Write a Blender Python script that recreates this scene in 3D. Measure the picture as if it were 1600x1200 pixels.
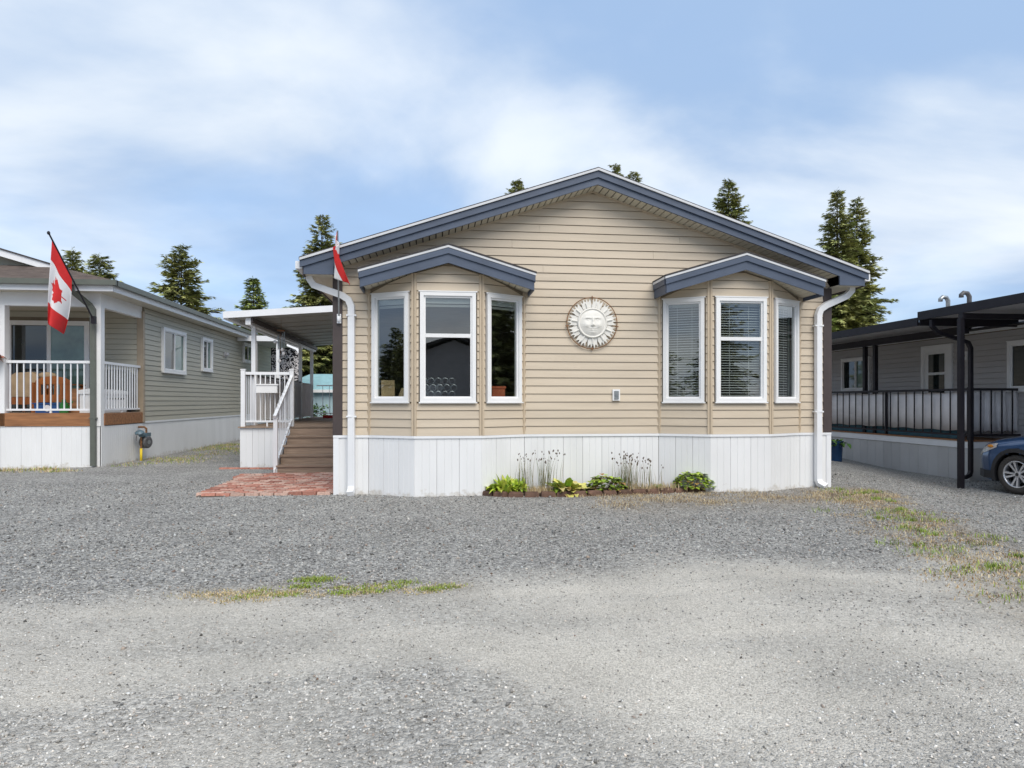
import bpy, math, random
import numpy as np
from mathutils import Vector, Matrix
R = math.radians
for o in list(bpy.data.objects): bpy.data.objects.remove(o)
SC = bpy.context.scene
COL = SC.collection
# ------------------------------------------------------------------ camera
cam_d = bpy.data.cameras.new('camera'); cam = bpy.data.objects.new('camera', cam_d); COL.objects.link(cam)
cam.location = (0, 0, 1.42); cam.rotation_euler = (R(90), 0, R(-6.6))
cam_d.sensor_width = 36.0; cam_d.lens = 36 * 1050 / 1600.0; cam_d.shift_y = 27 / 1600.0
cam_d.clip_start = 0.05; cam_d.clip_end = 1500
SC.camera = cam
# ------------------------------------------------------------------ world, sun, exposure
SUN_EL, SUN_AZ = R(48), R(164)          # azimuth clockwise from +Y: behind the camera, to its right
world = bpy.data.worlds.new('World'); SC.world = world; world.use_nodes = True
nt = world.node_tree; nt.nodes.clear()
def wn(t, **k):
    n = nt.nodes.new(t)
    for a, b in k.items(): setattr(n, a, b)
    return n
L = nt.links.new
sky = wn('ShaderNodeTexSky', sky_type='NISHITA', sun_disc=False, sun_elevation=SUN_EL, sun_rotation=SUN_AZ)
sky.air_density = 1.0; sky.dust_density = 0.6; sky.ozone_density = 1.4
tc = wn('ShaderNodeTexCoord'); sx = wn('ShaderNodeSeparateXYZ'); L(tc.outputs['Generated'], sx.inputs[0])
zc = wn('ShaderNodeMath', operation='MAXIMUM'); L(sx.outputs['Z'], zc.inputs[0]); zc.inputs[1].default_value = 0.0
za = wn('ShaderNodeMath', operation='ADD'); L(zc.outputs[0], za.inputs[0]); za.inputs[1].default_value = 0.30
dx = wn('ShaderNodeMath', operation='DIVIDE'); L(sx.outputs['X'], dx.inputs[0]); L(za.outputs[0], dx.inputs[1])
dy = wn('ShaderNodeMath', operation='DIVIDE'); L(sx.outputs['Y'], dy.inputs[0]); L(za.outputs[0], dy.inputs[1])
cb = wn('ShaderNodeCombineXYZ'); L(dx.outputs[0], cb.inputs[0]); L(dy.outputs[0], cb.inputs[1])
mp = wn('ShaderNodeMapping'); L(cb.outputs[0], mp.inputs[0])
mp.inputs['Location'].default_value = (0.4, -3.7, 5.0); mp.inputs['Rotation'].default_value = (0, 0, R(24)); mp.inputs['Scale'].default_value = (1.0, 1.22, 1)
n1 = wn('ShaderNodeTexNoise'); L(mp.outputs[0], n1.inputs['Vector'])
n1.inputs['Scale'].default_value = 1.25; n1.inputs['Detail'].default_value = 7; n1.inputs['Roughness'].default_value = 0.52; n1.inputs['Distortion'].default_value = 0.35
r1 = wn('ShaderNodeValToRGB'); L(n1.outputs['Fac'], r1.inputs[0])
r1.color_ramp.elements[0].position = 0.36; r1.color_ramp.elements[1].position = 0.58
r1.color_ramp.elements[0].color = (0.80, 0.80, 0.80, 1); r1.color_ramp.elements[1].color = (1, 1, 1, 1)
n2 = wn('ShaderNodeTexNoise'); L(mp.outputs[0], n2.inputs['Vector']); n2.inputs['Scale'].default_value = 0.95; n2.inputs['Detail'].default_value = 9; n2.inputs['Roughness'].default_value = .5; n2.inputs['Distortion'].default_value = .25
mr2 = wn('ShaderNodeMapRange'); L(n2.outputs['Fac'], mr2.inputs[0]); mr2.inputs[1].default_value = .38; mr2.inputs[2].default_value = .64; mr2.interpolation_type = 'SMOOTHSTEP'
cc = wn('ShaderNodeMix', data_type='RGBA'); L(mr2.outputs[0], cc.inputs[0])
cc.inputs[6].default_value = (1.55, 2.2, 3.25, 1); cc.inputs[7].default_value = (3.65, 3.9, 4.15, 1)
mx = wn('ShaderNodeMix', data_type='RGBA'); L(r1.outputs[0], mx.inputs[0]); L(sky.outputs[0], mx.inputs[6]); L(cc.outputs[2], mx.inputs[7])
bg = wn('ShaderNodeBackground'); L(mx.outputs[2], bg.inputs[0]); bg.inputs[1].default_value = 0.1
wo = wn('ShaderNodeOutputWorld'); L(bg.outputs[0], wo.inputs[0])
sd = bpy.data.lights.new('sun', 'SUN'); sun = bpy.data.objects.new('sun', sd); COL.objects.link(sun)
sd.energy = 1.15; sd.angle = R(45); sd.color = (1.0, 0.93, 0.83)
sv = Vector((math.sin(SUN_AZ) * math.cos(SUN_EL), math.cos(SUN_AZ) * math.cos(SUN_EL), math.sin(SUN_EL)))
sun.rotation_euler = (-sv).to_track_quat('-Z', 'Y').to_euler()
sun.location = (0, -5, 20)
SC.render.engine = 'CYCLES'
SC.view_settings.view_transform = 'Standard'; SC.view_settings.look = 'None'
SC.view_settings.exposure = 1.36; SC.view_settings.gamma = 1.0; SC.view_settings.use_curve_mapping = False
SC.cycles.transparent_max_bounces = 24

# ------------------------------------------------------------------ materials
MATS = {}
def M(name, col, rough=0.6, var=0.08, vs=5.0, bump=0.0, bs=90.0, metal=0.0, stretch=(1, 1, 1), rnd=0.0, col2=None, spec=0.5, attr=None, coat=0.0):
    m = bpy.data.materials.new(name); m.use_nodes = True; t = m.node_tree; N = t.nodes; l = t.links.new
    b = N['Principled BSDF']; b.inputs['Roughness'].default_value = rough; b.inputs['Metallic'].default_value = metal
    b.inputs['Specular IOR Level'].default_value = spec; b.inputs['Coat Weight'].default_value = coat
    g = N.new('ShaderNodeNewGeometry'); mp = N.new('ShaderNodeMapping'); l(g.outputs['Position'], mp.inputs[0]); mp.inputs['Scale'].default_value = stretch
    no = N.new('ShaderNodeTexNoise'); l(mp.outputs[0], no.inputs['Vector']); no.inputs['Scale'].default_value = vs; no.inputs['Detail'].default_value = 5
    mix = N.new('ShaderNodeMix'); mix.data_type = 'RGBA'; l(no.outputs['Fac'], mix.inputs[0])
    c2 = col2 if col2 else tuple(min(1, c * (1 + var)) for c in col)
    c1 = col if col2 else tuple(c * (1 - var) for c in col)
    rp = N.new('ShaderNodeMapRange'); rp.inputs[1].default_value = 0.3; rp.inputs[2].default_value = 0.7
    l(no.outputs['Fac'], rp.inputs[0]); l(rp.outputs[0], mix.inputs[0])
    mix.inputs[6].default_value = (*c1, 1); mix.inputs[7].default_value = (*c2, 1)
    out = mix.outputs[2]
    if attr:
        a = N.new('ShaderNodeAttribute'); a.attribute_name = attr
        mm = N.new('ShaderNodeMix'); mm.data_type = 'RGBA'; mm.blend_type = 'MULTIPLY'; mm.inputs[0].default_value = 1
        l(out, mm.inputs[6]); l(a.outputs['Color'], mm.inputs[7]); out = mm.outputs[2]
    if rnd:
        oi = N.new('ShaderNodeObjectInfo'); hs = N.new('ShaderNodeHueSaturation')
        mr = N.new('ShaderNodeMapRange'); mr.inputs[3].default_value = 1 - rnd; mr.inputs[4].default_value = 1 + rnd
        l(oi.outputs['Random'], mr.inputs[0]); l(mr.outputs[0], hs.inputs['Value']); l(out, hs.inputs['Color']); out = hs.outputs[0]
    l(out, b.inputs['Base Color'])
    if bump:
        nb = N.new('ShaderNodeTexNoise'); l(mp.outputs[0], nb.inputs['Vector']); nb.inputs['Scale'].default_value = bs; nb.inputs['Detail'].default_value = 3
        bp = N.new('ShaderNodeBump'); bp.inputs['Strength'].default_value = bump; bp.inputs['Distance'].default_value = 0.01
        l(nb.outputs['Fac'], bp.inputs['Height']); l(bp.outputs[0], b.inputs['Normal'])
    MATS[name] = m; return m
def glass_mat(name, tint, boost):
    m = bpy.data.materials.new(name); m.use_nodes = True; t = m.node_tree; N = t.nodes; l = t.links.new; N.clear()
    fr = N.new('ShaderNodeFresnel'); fr.inputs[0].default_value = 1.52
    mu = N.new('ShaderNodeMath'); mu.operation = 'MULTIPLY'; mu.inputs[1].default_value = boost; mu.use_clamp = True; l(fr.outputs[0], mu.inputs[0])
    gb_ = N.new('ShaderNodeNewGeometry'); iv = N.new('ShaderNodeMath'); iv.operation = 'SUBTRACT'; iv.inputs[0].default_value = 1; l(gb_.outputs['Backfacing'], iv.inputs[1]); m2 = N.new('ShaderNodeMath'); m2.operation = 'MULTIPLY'; l(mu.outputs[0], m2.inputs[0]); l(iv.outputs[0], m2.inputs[1]); mu = m2
    tr = N.new('ShaderNodeBsdfTransparent'); tr.inputs[0].default_value = (*tint, 1)
    gl = N.new('ShaderNodeBsdfGlossy'); gl.inputs['Roughness'].default_value = 0.0
    g = N.new('ShaderNodeNewGeometry'); no = N.new('ShaderNodeTexNoise'); no.inputs['Scale'].default_value = 1.1; l(g.outputs['Position'], no.inputs['Vector'])
    bp = N.new('ShaderNodeBump'); bp.inputs['Strength'].default_value = 0.05; bp.inputs['Distance'].default_value = 0.05; l(no.outputs['Fac'], bp.inputs['Height']); l(bp.outputs[0], gl.inputs['Normal'])
    mx = N.new('ShaderNodeMixShader'); l(mu.outputs[0], mx.inputs[0]); l(tr.outputs[0], mx.inputs[1]); l(gl.outputs[0], mx.inputs[2])
    o = N.new('ShaderNodeOutputMaterial'); l(mx.outputs[0], o.inputs[0]); MATS[name] = m; return m
beige = M('beige_vinyl', (0.575, 0.488, 0.378), 0.55, 0.07, 1.2, 0.14, 60, stretch=(0.6, 0.6, 9), rnd=0.035)
beige_trim = M('beige_trim', (0.54, 0.44, 0.32), 0.5, 0.04)
white = M('white_vinyl', (0.80, 0.80, 0.80), 0.45, 0.03, 3, rnd=0.02)
drip_m = M('drip_edge_metal', (0.60, 0.61, 0.63), 0.45, 0.08, 3)
white_m = M('white_metal', (0.80, 0.81, 0.83), 0.4, 0.03, 4)
skirtm = M('white_skirting', (0.78, 0.785, 0.79), 0.5, 0.035, 2.5, stretch=(1, 1, 0.4), rnd=0.025)
def stain(m, zmax, col):
    t = m.node_tree; N = t.nodes; l = t.links.new; b = N['Principled BSDF']; src = b.inputs['Base Color'].links[0].from_socket
    g = N.new('ShaderNodeNewGeometry'); sp = N.new('ShaderNodeSeparateXYZ'); l(g.outputs['Position'], sp.inputs[0])
    no = N.new('ShaderNodeTexNoise'); l(g.outputs['Position'], no.inputs['Vector']); no.inputs['Scale'].default_value = 7; no.inputs['Detail'].default_value = 8; no.inputs['Roughness'].default_value = .7
    ad = N.new('ShaderNodeMath'); ad.operation = 'MULTIPLY_ADD'; l(no.outputs['Fac'], ad.inputs[0]); ad.inputs[1].default_value = -.55; l(sp.outputs['Z'], ad.inputs[2])
    mr = N.new('ShaderNodeMapRange'); l(ad.outputs[0], mr.inputs[0]); mr.inputs[1].default_value = zmax - .36; mr.inputs[2].default_value = zmax - .27; mr.inputs[3].default_value = .55; mr.inputs[4].default_value = 0
    mx = N.new('ShaderNodeMix'); mx.data_type = 'RGBA'; l(mr.outputs[0], mx.inputs[0]); l(src, mx.inputs[6]); mx.inputs[7].default_value = (*col, 1); l(mx.outputs[2], b.inputs['Base Color'])
stain(skirtm, .06, (.42, .37, .29))
blue = M('blue_grey_fascia', (0.070, 0.092, 0.138), 0.5, 0.12, 3, 0.1, 40, stretch=(1, 1, 2))
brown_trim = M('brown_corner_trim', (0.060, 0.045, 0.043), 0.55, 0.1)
soffm = M('cream_soffit', (0.60, 0.56, 0.46), 0.6, 0.05, rnd=0.04)
shingle = M('dark_shingle', (0.06, 0.055, 0.055), 0.9, 0.35, 20, 0.6, 120)
shingle_b = M('brown_shingle', (0.13, 0.10, 0.085), 0.9, 0.45, 9, 0.6, 120, stretch=(0.5, 1, 3))
dark = M('shadow_gap', (0.02, 0.018, 0.018), 0.8)
sheath = M('sheathing', (0.22, 0.18, 0.13), 0.8)
inner = M('interior_paint', (0.30, 0.285, 0.26), 0.8)
carpet = M('interior_floor', (0.16, 0.13, 0.10), 0.9)
blindm = M('blind_white', (0.56, 0.56, 0.54), 0.5, 0.03)
curtain = M('pale_curtain', (0.48, 0.54, 0.47), 0.8, 0.15, 6, stretch=(6, 6, 0.2))
glass = glass_mat('window_glass', (0.88, 0.91, 0.9), 4.4)
dglass = M('dark_glass', (0.018, 0.024, 0.024), 0.03, 0.3, 2, spec=0.9)
gglass = M('green_glass', (0.10, 0.17, 0.145), 0.04, 0.3, 3, spec=0.9)
sage = M('sage_vinyl', (0.44, 0.42, 0.345), 0.55, 0.05, 1.5, 0.1, 60, stretch=(0.6, 0.6, 10), rnd=0.03)
sage_trim = M('tan_trim', (0.36, 0.29, 0.21), 0.5)
sage_dk = M('green_grey_metal', (0.115, 0.125, 0.105), 0.4, 0.08)
greyv = M('grey_vinyl', (0.46, 0.445, 0.445), 0.5, 0.06, 1.5, stretch=(0.6, 0.6, 10))
greysk = M('grey_skirting', (0.50, 0.50, 0.50), 0.5, 0.06, 2, rnd=0.06)
black = M('black_metal', (0.016, 0.014, 0.019), 0.5, 0.2, 4, spec=.3)
screenm = M('grey_privacy_fabric', (0.80, 0.765, 0.765), 0.85, 0.08, 4, 0.2, 200)
teal = M('teal_tarp', (0.02, 0.11, 0.16), 0.5, 0.3)
alum = M('awning_underside', (0.40, 0.385, 0.35), 0.5, 0.06, 4, stretch=(6, 0.3, 1))
deckm = M('brown_composite', (0.31, 0.225, 0.165), 0.7, 0.22, 6, 0.2, 50, stretch=(0.5, 6, 6), rnd=0.1)
cedar = M('stained_cedar', (0.30, 0.135, 0.055), 0.6, 0.35, 3, 0.2, 40, stretch=(0.7, 5, 7), rnd=0.06)
orange_w = M('orange_wood', (0.34, 0.105, 0.02), 0.45, 0.25, 4, stretch=(4, 4, 0.6))
tan_c = M('tan_cushion', (0.50, 0.36, 0.22), 0.9, 0.12)
brick_m = M('red_brick', (0.42, 0.19, 0.14), 0.85, 0.22, 25, 0.35, 120, rnd=0.28)
brick_p = M('pale_brick', (0.55, 0.37, 0.30), 0.85, 0.2, 25, 0.35, 120, rnd=0.2)
stone_e = M('edging_block', (0.115, 0.065, 0.045), 0.9, 0.35, 14, 0.7, 60, rnd=0.25)
soil = M('soil', (0.075, 0.055, 0.04), 0.95, 0.4, 15, 0.8, 50)
iron = M('rusty_iron', (0.10, 0.05, 0.025), 0.7, 0.5, 30, col2=(0.30, 0.13, 0.04))
plaster = M('white_plaster', (0.76, 0.74, 0.69), 0.6, 0.05, 20)
red = M('red_fabric', (0.62, 0.022, 0.022), 0.7, 0.1)
whitef = M('white_fabric', (0.80, 0.79, 0.80), 0.75, 0.04)
bark = M('bark', (0.10, 0.07, 0.05), 0.9, 0.3, 10, 0.8, 30)
needle = M('needle_dark', (0.14, 0.175, 0.062), 0.6, 0.1, 1.2, col2=(0.31, 0.31, 0.11), attr='Col')
needle2 = M('needle_light', (0.12, 0.17, 0.05), 0.6, 0.1, 1.2, col2=(0.25, 0.29, 0.08), attr='Col')
leafm = M('leaf_colours', (0.9, 0.9, 0.9), 0.55, 0.12, 12, attr='Col')
stonem = M('gravel_stone', (0.92, 0.92, 0.92), 0.75, 0.12, 60, attr='Col')
grass_m = M('grass_blade', (0.9, 0.9, 0.9), 0.7, 0.12, 9, attr='Col')
shedw = M('pale_blue_siding', (0.36, 0.50, 0.56), 0.6, 0.06, stretch=(1, 1, 0.3))
shedr = M('teal_roof', (0.27, 0.46, 0.50), 0.5, 0.1)
meter_b = M('meter_blue_grey', (0.10, 0.16, 0.20), 0.45, 0.2, 20)
meter_g = M('meter_dark', (0.09, 0.09, 0.095), 0.5, 0.25, 20)
yellow = M('yellow_pipe', (0.75, 0.55, 0.02), 0.5)
plant_blue = M('blue_glaze', (0.012, 0.05, 0.13), 0.25, 0.15)
carpaint = M('blue_car_paint', (0.022, 0.075, 0.19), 0.28, 0.05, 2, metal=0.35, coat=1.0)
plastic = M('black_plastic', (0.025, 0.025, 0.027), 0.55, 0.1)
tyre_m = M('tyre_rubber', (0.055, 0.048, 0.042), 0.85, 0.15, 12)
alloy = M('alloy', (0.66, 0.66, 0.68), 0.3, 0.04, metal=0.7)
lamp_m = M('headlamp_lens', (0.55, 0.50, 0.45), 0.08, 0.3, 18, spec=0.9)
amber = M('amber_lens', (0.65, 0.25, 0.03), 0.15, 0.1)
wood_lt = M('light_wood', (0.55, 0.38, 0.2), 0.6, 0.15)
terracotta = M('terracotta', (0.55, 0.12, 0.05), 0.6, 0.1)
blue_pl = M('blue_plastic', (0.02, 0.08, 0.25), 0.4)
green_pl = M('green_plastic', (0.02, 0.16, 0.03), 0.4)
pipe_g = M('galvanised', (0.35, 0.37, 0.38), 0.35, 0.15, 20, metal=0.7)

# ------------------------------------------------------------------ mesh helpers
W = {}
class MB:
    def __init__(s): s.v = []; s.f = []; s.m = []
    def add(s, vs, fs, mi=0):
        n = len(s.v); s.v += [tuple(map(float, p)) for p in vs]; s.f += [tuple(i + n for i in f) for f in fs]; s.m += [mi] * len(fs); return s
    def box(s, x0, y0, z0, x1, y1, z1, mi=0):
        return s.add([(x0, y0, z0), (x1, y0, z0), (x1, y1, z0), (x0, y1, z0), (x0, y0, z1), (x1, y0, z1), (x1, y1, z1), (x0, y1, z1)],
                     [(3, 2, 1, 0), (4, 5, 6, 7), (0, 1, 5, 4), (1, 2, 6, 5), (2, 3, 7, 6), (3, 0, 4, 7)], mi)
    def obox(s, P, t, n, a0, a1, o0, o1, z0, z1, mi=0):
        q = lambda a, o, z: (P[0] + t[0] * a + n[0] * o, P[1] + t[1] * a + n[1] * o, z)
        return s.add([q(a0, o1, z0), q(a1, o1, z0), q(a1, o0, z0), q(a0, o0, z0), q(a0, o1, z1), q(a1, o1, z1), q(a1, o0, z1), q(a0, o0, z1)],
                     [(3, 2, 1, 0), (4, 5, 6, 7), (0, 1, 5, 4), (1, 2, 6, 5), (2, 3, 7, 6), (3, 0, 4, 7)], mi)
    def prism(s, poly, off, mi=0):
        n = len(poly); p = [Vector(q) for q in poly]; o = Vector(off)
        return s.add(p + [q + o for q in p], [tuple(range(n))[::-1], tuple(range(n, 2 * n))] + [(i, (i + 1) % n, n + (i + 1) % n, n + i) for i in range(n)], mi)
    def sweep(s, path, prof, mi=0, up=None, caps=True):
        P = [Vector(p) for p in path]; k = len(prof); vs = []; prev = None
        for i, p in enumerate(P):
            d = ((P[i + 1] - p) if i == 0 else (p - P[i - 1]) if i == len(P) - 1 else ((P[i + 1] - p).normalized() + (p - P[i - 1]).normalized())).normalized()
            if prev is None:
                u = Vector(up) if up else (Vector((0, 0, 1)) if abs(d.z) < 0.9 else Vector((0, 1, 0)))
            else: u = prev
            u = (u - d * u.dot(d)).normalized(); prev = u; w = d.cross(u)
            vs += [p + w * a + u * b for a, b in prof]
        fs = []
        for i in range(len(P) - 1):
            for j in range(k):
                fs.append((i * k + j, i * k + (j + 1) % k, (i + 1) * k + (j + 1) % k, (i + 1) * k + j))
        if caps: fs += [tuple(range(k))[::-1], tuple(range((len(P) - 1) * k, len(P) * k))]
        return s.add(vs, fs, mi)
    def tube(s, path, r, seg=8, mi=0): return s.sweep(path, [(math.cos(2 * math.pi * i / seg) * r, math.sin(2 * math.pi * i / seg) * r) for i in range(seg)], mi)
    def bar(s, path, w, h, mi=0, up=None): return s.sweep(path, [(-w / 2, -h / 2), (w / 2, -h / 2), (w / 2, h / 2), (-w / 2, h / 2)], mi, up)
    def lathe(s, prof, c, axis=(0, 0, 1), seg=20, mi=0):
        a = Vector(axis).normalized(); u = a.orthogonal().normalized(); w = a.cross(u); c = Vector(c); vs = []; k = len(prof)
        for i in range(seg):
            t = 2 * math.pi * i / seg; rd = u * math.cos(t) + w * math.sin(t)
            vs += [c + rd * r + a * h for r, h in prof]
        return s.add(vs, [(i * k + j, ((i + 1) % seg) * k + j, ((i + 1) % seg) * k + j + 1, i * k + j + 1) for i in range(seg) for j in range(k - 1)], mi)
    def blob(s, c, r, rx=1, ry=1, rz=1, seg=10, rings=6, mi=0):
        vs = []; c = Vector(c)
        for i in range(rings + 1):
            ph = math.pi * i / rings
            for j in range(seg):
                t = 2 * math.pi * j / seg
                vs.append(c + Vector((math.cos(t) * math.sin(ph) * r * rx, math.sin(t) * math.sin(ph) * r * ry, math.cos(ph) * r * rz)))
        return s.add(vs, [(i * seg + j, (i + 1) * seg + j, (i + 1) * seg + (j + 1) % seg, i * seg + (j + 1) % seg) for i in range(rings) for j in range(seg)], mi)
def link(o, parent):
    COL.objects.link(o)
    if parent is not None: o.parent = parent
    return o
def ob(name, mb, mat, parent=None, origin=None, smooth=False):
    """one mesh object; vertices given in the build frame"""
    a = np.array(mb.v); lo, hi = a.min(0), a.max(0)
    og = Vector(origin) if origin is not None else Vector(((lo[0] + hi[0]) / 2, (lo[1] + hi[1]) / 2, lo[2]))
    me = bpy.data.meshes.new(name); me.from_pydata([tuple(p) for p in (a - np.array(og))], [], mb.f)
    mats = mat if isinstance(mat, (list, tuple)) else [mat]
    for m in mats: me.materials.append(m)
    if len(mats) > 1: me.polygons.foreach_set('material_index', mb.m)
    if smooth: me.polygons.foreach_set('use_smooth', [True] * len(mb.f))
    me.update()
    o = bpy.data.objects.new(name, me); link(o, parent); o.location = og - (W[parent] if parent is not None else Vector()); W[o] = og
    return o
CACHE = {}
def rep(name, key, fn, loc, mat, parent, smooth=False, rz=0):
    """repeat with shared mesh data; fn builds it around the origin"""
    if key not in CACHE:
        mb = fn(); me = bpy.data.meshes.new(name); me.from_pydata(mb.v, [], mb.f); me.materials.append(mat)
        if smooth: me.polygons.foreach_set('use_smooth', [True] * len(mb.f))
        me.update(); CACHE[key] = me
    o = bpy.data.objects.new(name, CACHE[key]); link(o, parent); o.location = Vector(loc) - (W[parent] if parent is not None else Vector()); W[o] = Vector(loc); o.rotation_euler.z = rz
    return o
def rbox(name, x0, y0, z0, x1, y1, z1, mat, parent):
    d = (round(x1 - x0, 4), round(y1 - y0, 4), round(z1 - z0, 4))
    return rep(name, ('box', mat.name) + d, lambda: MB().box(-d[0] / 2, -d[1] / 2, 0, d[0] / 2, d[1] / 2, d[2]), ((x0 + x1) / 2, (y0 + y1) / 2, z0), mat, parent)
def thing(name, loc, label, cat, group=None):
    o = bpy.data.objects.new(name, None); COL.objects.link(o); o.location = loc; W[o] = Vector(loc); o.empty_display_size = 0.2
    return tag(o, label, cat, group)
def tag(o, label, cat, group=None):
    o['label'] = label; o['category'] = cat
    if group: o['group'] = group
    return o
def np_obj(name, V, F, mat, parent=None, col=None, origin=(0, 0, 0), smooth=False):
    V = np.asarray(V, np.float32) - np.asarray(origin, np.float32); F = np.asarray(F, np.int32); k = F.shape[1]
    me = bpy.data.meshes.new(name); me.vertices.add(len(V)); me.vertices.foreach_set('co', V.ravel())
    me.loops.add(F.size); me.loops.foreach_set('vertex_index', F.ravel()); me.polygons.add(len(F))
    me.polygons.foreach_set('loop_start', np.arange(0, F.size, k, dtype=np.int32)); me.polygons.foreach_set('loop_total', np.full(len(F), k, np.int32))
    if smooth: me.polygons.foreach_set('use_smooth', np.ones(len(F), bool))
    me.update(calc_edges=True); me.materials.append(mat)
    if col is not None:
        a = me.color_attributes.new('Col', 'FLOAT_COLOR', 'POINT'); c = np.ones((len(V), 4), np.float32); c[:, :3] = col; a.data.foreach_set('color', c.ravel())
    o = bpy.data.objects.new(name, me); link(o, parent); o.location = Vector(origin) - (W[parent] if parent is not None else Vector()); W[o] = Vector(origin)
    return o

# ------------------------------------------------------------------ ground
rng = np.random.default_rng(7)
def sstep(a, b, x): t = np.clip((x - a) / (b - a), 0, 1); return t * t * (3 - 2 * t)
_ph = rng.uniform(0, 6.28, (24, 2)); _fr = rng.normal(0, 1, (24, 2))
def wob(x, y, f=1.0):
    s = 0
    for i in range(12): s = s + np.sin(x * _fr[i, 0] * f * (1 + i * .25) + y * _fr[i, 1] * f * (1 + i * .25) + _ph[i, 0]) / (1 + i * .35)
    return s / 3.0
def line_d(x, y):   # signed distance to the right of the grass strip (house corner towards the camera's right)
    return ((x - 6.9) * 5.9 - (y - 10.3) * 2.3) / math.hypot(5.9, 2.3)
def gz(x, y):
    x = np.asarray(x, float); y = np.asarray(y, float)
    z = -0.2 * sstep(0.25, 2.3, line_d(x, y)) * sstep(-3, 6, y)
    near = sstep(0.2, 1.2, np.hypot(np.maximum(np.maximum(-1.5 - x, x - 6.5), 0), np.maximum(10.0 - y, 0)))
    z = z + 0.018 * wob(x, y, .9) * near + 0.03 * np.exp(-(line_d(x, y) / .55) ** 2) * sstep(10.6, 9, y)
    z = z + 0.03 * sstep(1.2, 0.0, np.abs(y - 9.4)) * sstep(-1, 1, x) * sstep(6, 4, x) * 0.4
    return z
def compact(x, y):
    n = wob(x * 1.1, y * 2.2, 1.0) * 0.55 + wob(x + 9, y, 3.1) * 0.25
    left = sstep(3.15, 3.7, y + n * .5) * sstep(5.6, 4.7, y + n * .5)
    right = sstep(2.0, 2.8, y + n * .5) * sstep(6.3, 4.6, y + n * .8)
    k = sstep(-0.6, 1.2, x + n)
    c = left * (1 - k) + right * k
    c = np.maximum(c, .62 * sstep(4.4, 3.2, y) * (.8 + .4 * wob(x * 2, y * 2, 1.2)))
    return np.clip(c * (0.8 + .35 * wob(x * .7, y * 3, 1.4)), 0, 1) * sstep(0.3, -0.6, line_d(x, y))
def dryness(x, y):
    d = line_d(x, y); s = np.exp(-((d + .15) / .55) ** 2) * sstep(10.9, 10.0, y)
    b = sstep(7.6, 9.5, y + .5 * wob(x, y, 1.5)) * sstep(10.6, 10.2, y) * sstep(1.2, 3.4, x) * sstep(7.2, 6.6, x)
    g = np.exp(-((y - 5.15) / .22) ** 2) * sstep(-2.1, -1.7, x) * sstep(0.5, .1, x)
    return np.clip((s + b * .8 + g * .6) * (0.65 + .6 * wob(x, y, 4.0)), 0, 1)
xs = np.unique(np.round(np.concatenate([np.linspace(-400, -30, 14), np.linspace(-30, -9, 30), np.arange(-9, 11, .1), np.linspace(11, 30, 30), np.linspace(30, 400, 14)]), 3))
ys = np.unique(np.round(np.concatenate([np.linspace(-300, -20, 10), np.linspace(-20, 1.5, 20), np.arange(1.5, 12, .09), np.arange(12, 30, .35), np.linspace(30, 500, 18)]), 3))
GX, GY = np.meshgrid(xs, ys); GZ = gz(GX, GY)
nx, ny = len(xs), len(ys); idx = np.arange(nx * ny).reshape(ny, nx)
F = np.stack([idx[:-1, :-1], idx[:-1, 1:], idx[1:, 1:], idx[1:, :-1]], -1).reshape(-1, 4)
gm = bpy.data.materials.new('gravel_ground'); gm.use_nodes = True
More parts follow.
